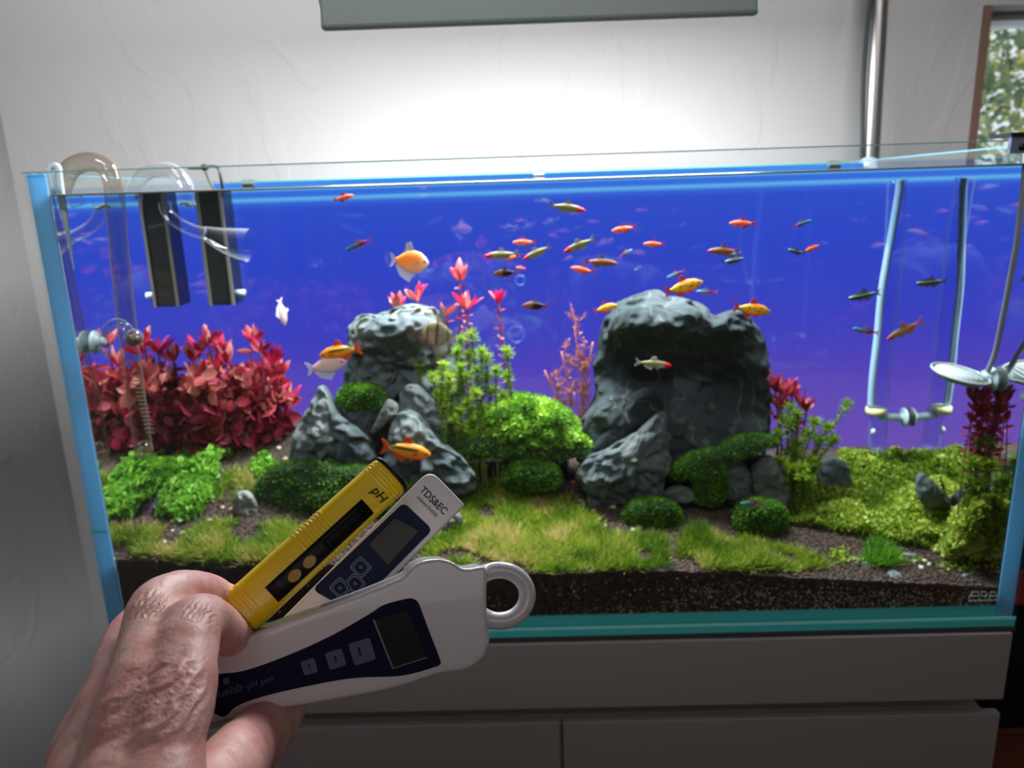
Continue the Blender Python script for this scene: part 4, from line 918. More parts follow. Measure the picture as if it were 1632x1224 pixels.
F('neon', 1278, 356, 32, 18, 'blue neon tetra highest on the right, above the dark and orange pair', .12)
F('neon', 1077, 437, 31, 200, 'blue neon tetra just above the golden barb over the largest boulder', .13)
F('neon', 1126, 465, 35, 176, 'blue neon tetra right under the golden barb over the largest boulder', .12)
F('neon', 1016, 428, 17, 190, 'tiny distant blue neon tetra left of the boulder top', .15, 50)
F('neon', 1168, 405, 26, 8, 'blue neon tetra tucked between the olive striped tetra and a pale green fish', .13)
F('neon', 998, 403, 28, 20, 'neon tetra with a dark head and red tail left of the small blue one', .13, 30)
F('neon', 1198, 801, 36, 184, 'bright blue neon tetra over the moss ball at the right', .06)
F('neon', 1380, 527, 44, 168, 'neon tetra with a grey tail in front of the hanging glass pipes', .10)
F('rummy', 904, 331, 60, -11, 'red-nosed silver tetra nearest the water surface, heading right', .10)
F('rummy', 923, 391, 56, 202, 'red-nosed silver tetra diving left with its tail up, above the olive one', .10)
F('rummy', 855, 403, 50, 205, 'red-nosed silver tetra diving left in the middle cluster', .11)
F('rummy', 799, 406, 56, 183, 'red-nosed silver tetra leftmost of the middle cluster', .11)
F('rummy', 1042, 580, 60, -8, 'red-nosed silver tetra in front of the shaded face of the largest boulder', .075)
F('ember', 548, 315, 34, 12, 'orange tetra alone at the water surface on the left', .12)
F('ember', 835, 386, 37, 180, 'orange tetra above the cluster of red-nosed tetras', .12)
F('ember', 817, 410, 26, 196, 'small orange tetra between two red-nosed tetras', .13)
F('ember', 830, 427, 19, 170, 'tiny orange tetra beside the upper small dark fish', .15, 30)
F('ember', 994, 365, 40, 188, 'orange tetra highest in the school left of the boulder', .12)
F('ember', 1042, 389, 35, 178, 'orange tetra right of the highest orange one', .12)
F('ember', 928, 430, 39, 168, 'orange tetra under the olive striped one, left of the boulder', .12)
F('ember', 1183, 356, 43, 178, 'slim orange tetra highest above the right part of the boulder', .12)
F('ember', 1293, 396, 28, 20, 'orange tetra touching the tail of a small dark fish on the right', .13)
F('glow', 958, 418, 54, -6, 'olive tetra with a red stripe heading right, left of the boulder', .11)
F('glow', 1153, 400, 52, 178, 'olive tetra with a red stripe heading left, over the boulder', .11)
F('glow', 1442, 526, 64, 208, 'orange-striped tetra diving left in front of the hanging glass pipes', .09)
F('blackneon', 1168, 415, 36, 8, 'pale green striped fish below the little blue neon tetra', .12)
F('rasbora', 805, 435, 38, 182, 'small dark fish with orange head under the orange tetras', .11)
F('rasbora', 853, 487, 42, 178, 'small dark fish swimming lowest, left of the boulder', .11)
F('blackneon', 1269, 401, 29, 165, 'small dark green fish beside an orange tetra on the right', .12)
F('blackneon', 1377, 471, 52, 190, 'black-striped tetra left of the hanging glass pipes', .09)
F('blackneon', 1484, 450, 50, 184, 'black-striped tetra right of the hanging glass pipes', .09)
F('barb', 1090, 457, 62, 14, 'golden spotted barb above the summit of the largest boulder', .09)
F('barb', 1199, 493, 60, -10, 'golden spotted barb over the right shoulder of the largest boulder', .08)
F('barb', 965, 491, 38, 14, 'golden barb half hidden at the left shoulder of the largest boulder', .13)
F('barbline', 541, 561, 68, 190, 'orange barb above the white long-finned tetra left of the rocks', .10)
F('barbline', 648, 718, 80, -12, 'golden barb with a dark side line in front of the left rock group', .07)
F('skirt', 653, 417, 62, -7, 'plump orange long-finned tetra with white fins above the pale boulder', .09)
F('white', 521, 582, 66, 10, 'white long-finned tetra under the orange barb', .10)
F('white', 450, 498, 46, -80, 'white tetra seen end-on above the red bush', .12, 70)
F('angel', 700, 532, 56, 172, 'grey striped angelfish in front of the pale boulder', .10)

# ---------------------------------------------------------------- glassware and tank gear
M_GP = clear('clear_pipe_glass', (.93, .95, .96, 1), 1.5, edge=S(190, 195, 205), edgepow=.42)
M_GB = clear('brown_stained_pipe_glass', (.86, .82, .76, 1), 1.5, edge=S(150, 130, 115), edgepow=.45)
M_WG = pr('milky_white_glass', S(205, 222, 226), .15, coat=.6)
M_CUP = clear('milky_suction_cup', (.55, .68, .75, 1), 1.4, edge=S(215, 238, 242), edgepow=.75)
M_CUPS = pr('white_silicone', S(205, 232, 235), .4)
def tubeobj(t, name, pts, r, mat, n=14, closed=False, k=8):
    path = spline(pts, k); return P(MB().tube(path, r, n), name, mat, t)
def cup(t, c, ax, r, name='suction_cup'):
    """a round suction cup with its stub, axis ax"""
    c = Vector(c); ax = Vector(ax).normalized(); u = ax.orthogonal().normalized(); w_ = ax.cross(u); n = 20
    prof = [(0, r*.45), (.0028, r*.5), (.0030, r), (.0042, r*1.0), (.0052, r*.6), (.0065, r*.42), (.009, r*.36), (.011, r*.36), (.0115, .0001)]
    vs = [c+ax*d+(u*math.cos(2*PI*k/n)+w_*math.sin(2*PI*k/n))*rr for d, rr in prof for k in range(n)]
    fs = [(i*n+k, i*n+(k+1) % n, (i+1)*n+(k+1) % n, (i+1)*n+k) for i in range(len(prof)-1) for k in range(n)]+[tuple(range(n))[::-1]]
    return P(MB().add(vs, fs), name, M_CUPS, t)
xw = SX0
# intake pipe hooked over the left rim
t = thing('intake_pipe', 'tall clear glass intake pipe arching over the left rim, its lower end slotted', 'glass pipe', at(230, 724, .09), 'glass pipes')
Yp = .05; up = [(98,330),(99,300),(112,270),(138,258),(166,264),(180,290),(184,330),(192,420),(203,520),(213,600),(222,670),(229,718)]
tubeobj(t, 'pipe', [at(x, y, Yp) for x, y in up], .0086, M_GB, 18)
P(MB().ball(at(229, 716, Yp), .0089, 14, 8), 'end_cap', M_GB, t)
for k in range(15):
    c = at(226+k*.95-(14-k)*.7, 600+k*6.4, Yp-.0088); P(MB().box(c-Vector((.0042, .0002, .0007)), c+Vector((.0042, .0004, .0007))), 'slot', pr('slot_shadow', S(150, 130, 110), .6) if k == 0 else bpy.data.materials['slot_shadow'], t, False)
# outflow pipe with flared bell
t = thing('outflow_pipe', 'clear glass outflow pipe arching over the back left with a flared bell under water', 'glass pipe', at(240, 270, .2), 'glass pipes')
Yo = .145
tubeobj(t, 'pipe', [at(x, y, Yo) for x, y in ((215,330),(217,300),(228,280),(250,271),(275,272),(292,288),(298,305),(296,322))], .0070, M_GP, 16)
tubeobj(t, 'bell_neck', [at(x, y, Yo) for x, y in ((262,322),(266,338),(282,354),(305,366),(325,372))], .0062, M_GP, 18)
P(MB().tube(spline([at(322, 370, Yo), at(338, 376, Yo), at(358, 383, Yo), at(378, 388, Yo), at(396, 391, Yo)], 5), list(np.interp(np.linspace(0, 1, 21), [0, .25, .55, .8, 1], [.0062, .0095, .014, .0165, .0175])), 20, caps=False), 'bell', M_GP, t)
# thermometer hooked on the rim
t = thing('glass_thermometer', 'long white glass thermometer hooked over the front of the left rim', 'thermometer', at(128, 540, .03), 'white glassware')
tubeobj(t, 'stem', [at(x, y, .022) for x, y in ((98,385),(92,340),(84,290),(80,272),(85,264),(93,267),(96,290),(103,340),(111,410),(120,480),(128,540),(133,565))], .0026, M_WG, 10)
P(MB().tube([at(92, 350, .0215), at(98, 388, .0215)], .0034, 10), 'bulb', M_GP, t)
# drop checker with suction cup
t = thing('drop_checker', 'clear glass drop checker with a curled neck and amber fluid on the left glass', 'drop checker', at(200, 545, .05), 'white glassware')
Yd_ = .028
tubeobj(t, 'neck', [at(x, y, Yd_) for x, y in ((172,556),(167,540),(171,523),(184,514),(198,518),(208,530))], .0040, M_GP, 14)
P(MB().ball(at(213, 538, Yd_), (.0085, .0085, .0082), 18, 12), 'bulb', M_GP, t)
P(MB().ball(at(213, 541, Yd_), (.0076, .0076, .0056), 16, 10), 'fluid', pr('amber_green_fluid', S(96, 78, 40), .2), t)
P(MB().tube([at(168, 560, Yd_), at(174, 566, Yd_)], .0035, 10), 'nozzle', M_GP, t)
c = at(150, 545, Yd_); c.x = xw+.0005; cup(t, c, (1, 0, 0), .0108)
P(MB().tube([c+Vector((.010, 0, 0)), at(166, 543, Yd_)], .0042, 12), 'stub', M_CUPS, t)
# skimmer boxes in the back left corner
M_BOX = pr('dark_green_grey_acrylic', S(36, 44, 42), .25, coat=.5); M_BOXE = pr('grey_box_edge', S(135, 135, 120), .4)
t = thing('surface_skimmer', 'dark rectangular box hanging upright in the water at the back left with a white knob', 'filter box', at(340, 487, .18))
yb = .262; A = at(314, 330, yb); B = at(374, 486, yb); x0 = max(A.x, SX0+.003); x1 = B.x
bevel(P(MB().box((x0, yb, B.z), (x1, yb+.035, WZ+.004)), 'box', M_BOX, t, False), .002)
for x in (x0-.0004, x1-.003): P(MB().box((x, yb-.0016, B.z), (x+.0035, yb+.001, WZ+.003)), 'edge_strip', M_BOXE, t, False)
kz = at(380, 468, yb).z; P(MB().tube([(x1, yb+.008, kz), (x1+.012, yb+.008, kz)], .0042, 12), 'knob', M_CUPS, t)
M_DK = pr('dark_metal', S(60, 66, 66), .4, metal=.6)
tubeobj(t, 'hanger', [(x1-.005, yb+.02, WZ), at(352, 285, yb), at(345, 266, yb), at(318, 268, yb), at(300, 268, yb)], .0016, M_DK, 8)
P(MB().ball(at(326, 267, yb), (.005, .004, .004), 10, 6), 'hanger_knob', M_DK, t)
tubeobj(t, 'hanger', [at(326, 268, yb), at(332, 285, yb), at(344, 305, yb), at(358, 312, yb)], .0014, M_DK, 8)
t2 = tag(MB().tube(spline([at(286, 326, .172), at(298, 323, .172), at(308, 330, .172)], 4), .0012, 6).tube(spline([at(290, 322, .172), at(300, 327, .172), at(312, 325, .172)], 4), .0009, 6).tube([at(297, 324, .172), at(302, 332, .172)], .0009, 6).build('floating_plant_scrap', pr('pale_green_scrap', S(190, 200, 140), .6), smooth=True), 'pale green scrap of plant floating at the bell of the outflow pipe', 'plant scrap')
# glass pipes hanging at the right end
t = thing('hanging_glass_pipe', 'pair of pale tubes hanging from the surface to a glass fitting near the right glass', 'glass pipe', at(1408, 700, .13), 'glass pipes')
M_TUBE = pr('pale_blue_silicone_tube', S(165, 205, 235), .3)
Yt = .205
tubeobj(t, 'hose', [at(x, y, Yt) for x, y in ((1434,287),(1432,310),(1420,380),(1406,460),(1398,540),(1391,600),(1388,648))], .0042, M_TUBE, 12)
M_GL2 = clear('faint_glass_sleeve', (.86, .92, .99, 1), 1.35, edge=S(150, 190, 235), edgepow=.35)
tubeobj(t, 'glass_sleeve', [at(x, y, Yt+.002) for x, y in ((1430,287),(1424,400),(1412,520),(1402,640),(1398,715))], .0100, M_GL2, 16)
P(MB().tube([at(1396, 650, Yt), at(1395, 660, Yt)], .0115, 16), 'collar', pr('pale_yellow_collar', S(215, 220, 160), .4), t)
P(MB().ball(at(1392, 688, Yt-.004), (.003, .003, .004), 8, 6), 'bubble', M_CUPS, t)
c = at(1425, 665, Yt); c.x = SX1-.0005; cup(t, c, (-1, 0, 0), .0115)
P(MB().tube([c+Vector((-.010, 0, 0)), at(1402, 664, Yt)], .0045, 12), 'stub', M_CUPS, t)
# diffuser near the front right
t = thing('co2_diffuser', 'white glass diffuser disc with a ceramic plate on a suction cup at the front right', 'diffuser', at(1530, 600, .05), 'white glassware')
Yf = .052; M_PLT = pr('ceramic_disc', S(205, 210, 205), .6, bump=.6, bscale=300); M_DGL = pr('white_pipe_glass', S(190, 212, 215), .15, coat=.5)
c = at(1529, 600, Yf); e = 23*pxs(c)*1.9/2
RM = Matrix.Rotation(math.radians(10), 4, 'Y') @ Matrix.Rotation(math.radians(9), 4, 'X')
def disc(c, r, h, M, seg=28, r2=None):
    r2 = r2 or r; return [c+M @ Vector((math.cos(2*PI*k/seg)*rr, math.sin(2*PI*k/seg)*rr, z)) for z, rr in ((-h, r2), (h, r)) for k in range(seg)], [tuple(range(seg))[::-1], tuple(range(seg, 2*seg))]+[(k, (k+1) % seg, seg+(k+1) % seg, seg+k) for k in range(seg)]
e = .0262
P(MB().add(*disc(c, e, .0025, RM, r2=e*.8)), 'bowl', M_DGL, t)
P(MB().add(*disc(c+RM @ Vector((0, 0, .0030)), e*.86, .0006, RM)), 'ceramic_plate', M_PLT, t)
rimp = [c+RM @ Vector((math.cos(2*PI*k/28)*e, math.sin(2*PI*k/28)*e, .003)) for k in range(29)]
P(MB().tube(rimp, .0013, 8, caps=False), 'rim', M_DGL, t)
for k in range(7):
    q = c+RM @ Vector(((k-3)*.005, 0, .0038)); P(MB().box((-.0006, -.013, 0), (.0006, .013, .0004), Matrix.Translation(q) @ RM), 'groove', M_CUPS, t, False)
sx = at(1592, 604, Yf); P(MB().tube([c+Vector((e*.85, 0, -.0005)), sx], .0062, 14), 'stem', M_DGL, t)
k_ = sx.copy(); k_.x = SX1-.0005; cup(t, k_, (-1, 0, 0), .0125)
tubeobj(t, 'hose', [at(x, y, d) for x, y, d in ((1572,597,.052),(1586,562,.040),(1597,512,.028),(1608,455,.020),(1619,395,.014),(1626,340,.012),(1632,290,.011),(1636,240,.010))], .0025, pr('grey_silicone_hose', S(150, 155, 165), .4), 10)
# loose suction-cup rings on the back glass
for lab, x, y, r in (('faint round suction cup ring on the back glass behind the school of fish', 823, 533, .0105), ('small faint suction cup ring above the larger one on the back glass', 829, 447, .0062),
                     ('thin oval ring on the glass between the hanging tubes, upper one', 1441, 430, .0085), ('thin oval ring on the glass between the hanging tubes, lower one', 1436, 505, .0085)):
    c = at(x, y, .3 if x < 1000 else .25); k = 1 if x < 1000 else .5
    tag(MB().tube([c+Vector((math.cos(a*PI/12)*r*k, 0, math.sin(a*PI/12)*r)) for a in range(25)], .0009, 6, caps=False).build('suction_ring', M_GL2, smooth=True), lab, 'suction ring', 'suction rings on the glass')

# ---------------------------------------------------------------- the three hand-held meters
def mapper(D0, gx, gy, cx, cy):
    """a tilted sheet through the point seen at (cx, cy); w rises towards the viewer, in metres"""
    p0 = hp(cx, cy, D0); n = (hp(cx+60, cy, D0+gx*60)-p0).cross(hp(cx, cy+60, D0+gy*60)-p0).normalized()
    if n.dot(CAM-p0) < 0: n = -n
    def L(u, v, w=0):
        d = ray(u, v); k = (p0-CAM).dot(n)/d.dot(n); return CAM+d*k+n*w
    return L
def rrect(c, a, b, la, lb, r, n=5):
    """rounded rectangle in pixels: centre, unit axes a,b, half lengths"""
    out = []
    for sx, sy, s0 in ((1, 1, 0), (-1, 1, PI/2), (-1, -1, PI), (1, -1, 1.5*PI)):
        for k in range(n+1):
            t = s0+PI/2*k/n; x = sx*(la-r)+r*math.cos(t); y = sy*(lb-r)+r*math.sin(t)
            out.append((c[0]+a[0]*x+b[0]*y, c[1]+a[1]*x+b[1]*y))
    return out
def text(t, s, L, c, ang, size, mat, w, name='lettering', sx=1, bold=0, shear=0):
    cu = bpy.data.curves.new(name, 'FONT'); cu.body = s; cu.align_x = 'CENTER'; cu.align_y = 'CENTER'; cu.size = 1; cu.extrude = .004; cu.offset = bold; cu.shear = shear
    cu.materials.append(mat); o = mesh_text(cu, name)
    a = math.radians(ang); dx = (math.cos(a), -math.sin(a)); dy = (-math.sin(a), -math.cos(a))
    p = L(c[0], c[1], w); ex = (L(c[0]+dx[0], c[1]+dx[1], w)-p)*size*sx; ey = (L(c[0]+dy[0], c[1]+dy[1], w)-p)*size; ez = ex.cross(ey).normalized()*ey.length
    M = Matrix([[ex[i], ey[i], ez[i], p[i]] for i in range(3)]+[[0, 0, 0, 1]])
    o.parent = t; o.matrix_local = Matrix.Translation(-t.location) @ M; return o
M_YEL = pr('glossy_yellow_plastic', S(255, 216, 18), .35, coat=.3)
M_BLK = pr('matte_black_plastic', S(12, 12, 13), .4, spec=.25); M_LCD = pr('dark_display_glass', S(14, 18, 22), .35, spec=.12)
M_LCD2 = pr('grey_green_display_glass', S(58, 62, 62), .4, spec=.2)
M_BTN = pr('tan_button', S(196, 160, 92), .45)
M_WP = pr('off_white_plastic', S(218, 210, 214), .3, coat=.2); M_WP2 = pr('glossy_white_plastic', S(214, 210, 216), .22, coat=.35)
M_NAVY = pr('navy_label', S(24, 32, 62), .5, spec=.12); M_NAVY2 = pr('dark_navy_label', S(12, 12, 50), .5, spec=.1)
M_INK = pr('black_ink', S(20, 20, 24), .6); M_INKB = pr('pale_blue_ink', S(120, 135, 165), .6); M_INKD = pr('dim_blue_ink', S(66, 66, 108), .5)

# yellow pen meter: an oval barrel with rings
B0 = (382, 977); T0 = (620, 759); ux, uy = (T0[0]-B0[0]), (T0[1]-B0[1]); LL = math.hypot(ux, uy); ux /= LL; uy /= LL; vx, vy = -uy, ux   # v: to the lower right
DB, DT = .325, .365
def YD(s): return DB+(DT-DB)*s
t = thing('yellow_ph_meter', 'ribbed yellow pen-shaped pH meter with a black display strip held in the fingers', 'meter', hp(B0[0], B0[1], DB))
HW0, HW1 = 38.5, 34.5
cb_ = CR.col[0]; cu_ = CR.col[1]; cf = CR.col[2]
def ring_prof():
    out = []; s = 0
    g = [(.035, .075, 3), (.405, .60, 9), (.905, .965, 3)]
    out.append((-.012, .90)); out.append((0, .97))
    grid = np.linspace(0, .985, 170)
    for q in grid:
        r = 1.0
        for a, b, n in g:
            if a <= q <= b: r = 1.0+.035*math.cos((q-a)/(b-a)*n*2*PI+PI)
        out.append((q, r))
    out.append((1.0, .97)); return out
A3 = hp(B0[0], B0[1], DB); B3 = hp(T0[0], T0[1], DT); ax = (B3-A3)
axn = ax.normalized(); side = (hp(B0[0]+vx*10, B0[1]+vy*10, DB)-A3); side = (side-axn*side.dot(axn)).normalized(); front = side.cross(axn).normalized()
if front.dot(CAM-A3) < 0: front = -front
seg = 40; vs = []; fs = []; pf = ring_prof()
def ybar(s, a, r): 
    hw = (HW0+(HW1-HW0)*s)*YD(s)/FPX*r; ca, sa = math.cos(a), math.sin(a); e = .72
    return A3+ax*s+side*hw*math.copysign(abs(ca)**e, ca)+front*hw*.80*math.copysign(abs(sa)**e, sa)
for s, r in pf:
    for k in range(seg): vs.append(ybar(s, 2*PI*k/seg, r))
m = len(pf); fs = [(i*seg+k, i*seg+(k+1) % seg, (i+1)*seg+(k+1) % seg, (i+1)*seg+k) for i in range(m-1) for k in range(seg)]+[tuple(range(seg))[::-1], tuple(range((m-1)*seg, m*seg))]
P(MB().add(vs, fs), 'barrel', M_YEL, t)
vs = []
for s, r in ((.997, .99), (1.003, 1.03), (1.018, 1.02), (1.022, .95)):
    for k in range(seg): vs.append(ybar(s, 2*PI*k/seg, r))
P(MB().add(vs, [(i*seg+k, i*seg+(k+1) % seg, (i+1)*seg+(k+1) % seg, (i+1)*seg+k) for i in range(3) for k in range(seg)]+[tuple(range(seg))[::-1], tuple(range(3*seg, 4*seg))]), 'top_cap', M_BLK, t)
P(MB().add([ybar(s, 2*PI*k/seg, r) for s, r in ((-.10, .8), (-.012, .86)) for k in range(seg)], [(k, (k+1) % seg, seg+(k+1) % seg, seg+k) for k in range(seg)]+[tuple(range(seg))[::-1], tuple(range(seg, 2*seg))]), 'lower_cap', M_BLK, t)
def ystrip(name, s0, s1, a0, a1, lift, mat, th=.0012, par=None, n=8, ns=10):
    """curved plate lying on the barrel between two angles"""
    vs = []
    for L_ in (0, 1):
        for i in range(ns+1):
            for k in range(n+1):
                a = a0+(a1-a0)*k/n; s = s0+(s1-s0)*i/ns; p = ybar(s, a, 1.0); c = A3+ax*s; d = (p-c).normalized(); vs.append(p+d*(lift+th*L_))
    q = (ns+1)*(n+1); fs = [(i*(n+1)+k, i*(n+1)+k+1, (i+1)*(n+1)+k+1, (i+1)*(n+1)+k) for i in range(ns) for k in range(n)]
    fs += [tuple(q+j for j in f)[::-1] for f in fs]
    edge = [k for k in range(n+1)]+[(i*(n+1)+n) for i in range(1, ns+1)]+[ns*(n+1)+k for k in range(n-1, -1, -1)]+[i*(n+1) for i in range(ns-1, 0, -1)]
    fs += [(edge[j], edge[(j+1) % len(edge)], edge[(j+1) % len(edge)]+q, edge[j]+q) for j in range(len(edge))]
    return P(MB().add(vs, fs), name, mat, par or t, True)
sg = 1 if front.dot(side.cross(axn)) else 1
o = ystrip('face_plate', .155, .785, math.radians(50), math.radians(91), -.0006, M_BLK)
ystrip('display', .49, .745, math.radians(56), math.radians(86), .0007, M_LCD, .0003)
for s in (.29, .385):
    c = ybar(s, math.radians(75), 1.0); d = (c-(A3+ax*s)).normalized(); u = axn; v_ = d.cross(u).normalized(); r = .0030
    P(MB().add([c+d*z+(u*math.cos(2*PI*k/20)*r*1.05+v_*math.sin(2*PI*k/20)*r*.85) for z in (.0004, .0011) for k in range(20)], [tuple(range(20))[::-1], tuple(range(20, 40))]+[(k, (k+1) % 20, 20+(k+1) % 20, 20+k) for k in range(20)]), 'button', M_BTN, t, False)
Ly = lambda u, v, w=0: hp(u, v, YD(((u-B0[0])*ux+(v-B0[1])*uy)/LL)-.0118-w)
def mesh_text(cu, name):
    tmp = bpy.data.objects.new('tmp', cu); COL.objects.link(tmp); bpy.context.view_layer.update()
    me = bpy.data.meshes.new_from_object(tmp.evaluated_get(bpy.context.evaluated_depsgraph_get())); bpy.data.objects.remove(tmp); bpy.data.curves.remove(cu)
    me.name = name; o = bpy.data.objects.new(name, me); COL.objects.link(o); return o
def surf_text(tt, s, at_s, ang_deg, size, mat, name='lettering'):
    a = math.radians(ang_deg); c = ybar(at_s, a, 1.0); d = (c-(A3+ax*at_s)).normalized(); ex = (ybar(at_s, a-.08, 1)-c).normalized(); ex = ex-d*ex.dot(d); ex.normalize(); ey = d.cross(ex)
    cu = bpy.data.curves.new(name, 'FONT'); cu.body = s; cu.align_x = 'CENTER'; cu.align_y = 'CENTER'; cu.size = size; cu.extrude = .00015; cu.materials.append(mat); cu.shear = .2
    o = mesh_text(cu, name); c = c+d*.0007
    o.parent = tt; o.matrix_local = Matrix.Translation(-tt.location) @ Matrix([[ex[i], ey[i], d[i], c[i]] for i in range(3)]+[[0, 0, 0, 1]]); return o
surf_text(t, 'pH', .868, 80, .0068, M_INK)

# slim white TDS & EC meter
a_ = (-.7036, .7106); b_ = (.7106, .7036)
def TD(D): return D
Lt = mapper(.372, .00006, -.00006, 640, 880)
t = thing('slim_white_meter', 'slim white TDS and EC meter between the yellow pen and the large pen', 'meter', Lt(640, 880))
TC = (693+a_[0]*185+b_[0]*0, 0)
# corners of the body: left top (669,757), right top (740,804)
lt = (661, 766); rt = (740, 804)
body = [(673.5,760),(679,756.5),(686,755),(693,756.5),(699,761),(737,800),(740,803.5),(739.5,807)]
body += [(739.5+a_[0]*d, 807+a_[1]*d) for d in (60, 130, 220, 330)]+[(673.5-5+a_[0]*d, 760+5+a_[1]*d) for d in (345, 300, 200, 100)]+[(666,767)]
TH2 = .0055
o = P(MB().prism(body, Lt, 0, -.011), 'body', M_WP, t, False); bevel(o, .0016, 4, 50)
for p_ in o.data.polygons: p_.use_smooth = True
pc_ = [(638,804),(685,846.5),(523,962),(503,939.6)]
pan = [(641,806),(646,803.5),(652,806),(682,834),(686,841),(685,848),(681,853)]+[(681+a_[0]*d, 853+a_[1]*d) for d in (70, 150)]+[(564,964),(553,965),(503,943),(503,938),(505,933)]
pan = [(638,806),(643,804),(649,806),(683,838),(686,844),(684,850)]+[(684+a_[0]*d, 850+a_[1]*d) for d in (80, 165)]+[(560,970),(553,971),(505,944),(502,939),(504,933)]
P(MB().prism(pan, Lt, .0004, -.001), 'face_panel', M_NAVY, t, False)
lcd = [(627,824),(668,850),(614,905),(585,877),(588,864)]
lcd = [(629,826),(667,846),(619,900),(588,868)]
P(MB().prism(lcd, Lt, .0007, 0), 'display', M_LCD2, t, False)
for bxy in ((575,904),(542,937),(566,930)):
    for r_, nm, mt_, z in ((13.5, 'button_ring', M_INKB, .0007), (12.2, 'button_ring', M_NAVY, .0009), (10.5, 'button_ring', M_INKB, .0011), (9.4, 'button', M_NAVY, .0013)):
        P(MB().prism(rrect(bxy, a_, b_, r_*.95, r_, 5), Lt, z, 0), nm, mt_, t, False)
    text(t, 'III', Lt, bxy, -44, 8, M_INKB, .0016)
text(t, 'TDS&EC', Lt, (691,798), -44.5, 16.5, M_INK, .0003, sx=.92, bold=.012)
text(t, 'meter(hold)', Lt, (681,807), -44.5, 9.2, M_INK, .0003, sx=.98)
P(MB().prism([(433,994),(441,991),(446,996),(428,1012),(420,1010)], Lt, .0006, -.012), 'battery_cap', pr('pale_pink_cap', S(205, 190, 188), .4), t, False)

# large white pen
Lb = mapper(.318, .000055, -.00004, 560, 1020)
t = thing('large_white_ph_pen', 'large white pH pen with dark navy face and a hanging ring, nearest in the hand', 'meter', Lb(560, 1020))
ol = [(300,1075),(322,1058),(346,1040),(371,1026),(457,990),(560,953),(629,925),(646,916),(655,905),(668,896),(688,891),(711,892),(726,898),(736,905),(750,906),(776,905),(776,950),(777,1000),(781,1012),(782,1022),(777,1034),(772,1048),(760,1058),(745,1067),(720,1072),(697,1075),(629,1097),(526,1117),(423,1134),(354,1150),(327,1156),(305,1150),(290,1110)]
# the solid body, then the ring of the head, fused and smoothed into one shell
mb = MB().prism([(p.x, p.y) for p in spline([(a, b, 0) for a, b in ol], 4, True)], Lb, .0, -.022)
ringp = [Lb(803+46*math.cos(k*2*PI/40), 953+42*math.sin(k*2*PI/40), -.010) for k in range(40)]
rp = ringp+[ringp[0], ringp[1]]
mb.tube(rp, [.0041]*len(rp), 14, caps=False)
o = P(mb, 'body', M_WP2, t, True, recalc=False)
remesh(o, .00085, 16, .5)
pn = [(p.x, p.y) for p in spline([(a, b, 0) for a, b in [(341,1076),(389,1069),(457,1045),(526,1014),(588,979),(612,964),(649,954),(660,955),(668,963),(681,998),(701,1050),(701,1058),(693,1063),(639,1077),(560,1081),(468,1098),(406,1114),(375,1127),(358,1142),(341,1136),(327,1120),(328,1095)]], 4, True)]
P(MB().prism(pn, Lb, .0002, -.002), 'face_panel', M_NAVY2, t, False)
P(MB().prism([(596,988),(650,973),(680,1047),(626,1064)], Lb, .0006, 0), 'display', M_LCD, t, False)
P(MB().prism([(594,988),(597,987),(627,1063.5),(680,1046.5),(681,1048),(625,1066)], Lb, .0008, 0), 'display_edge', pr('grey_display_edge', S(90, 95, 105), .3), t, False)
d_ = (math.cos(math.radians(-17)), math.sin(math.radians(-17))); e_ = (-d_[1], d_[0])
for (x, y), r_ in (((493,1062), 11.5), ((535,1050), 14), ((577,1038), 18)):
    bt_ = P(MB().prism(rrect((x, y), d_, e_, r_, r_, 4), Lb, .0009, 0), 'button', pr('navy_button', S(58, 58, 96), .4) if 'navy_button' not in bpy.data.materials else bpy.data.materials['navy_button'], t, False)
    text(t, 'I', Lb, (x-(4 if r_ == 18 else 0), y), 17, r_*1.0, M_NAVY2, .0011, bold=.03)
text(t, 'bluelab', Lb, (361,1102), 15, 19, M_INKD, .0004)
text(t, 'pH pen', Lb, (415,1087), 15, 15, M_INKD, .0004)
P(MB().prism([(361+5.5*math.cos(k*PI/8), 1085+5.5*math.sin(k*PI/8)) for k in range(16)], Lb, .0004, 0), 'emblem', M_INKD, t, False)

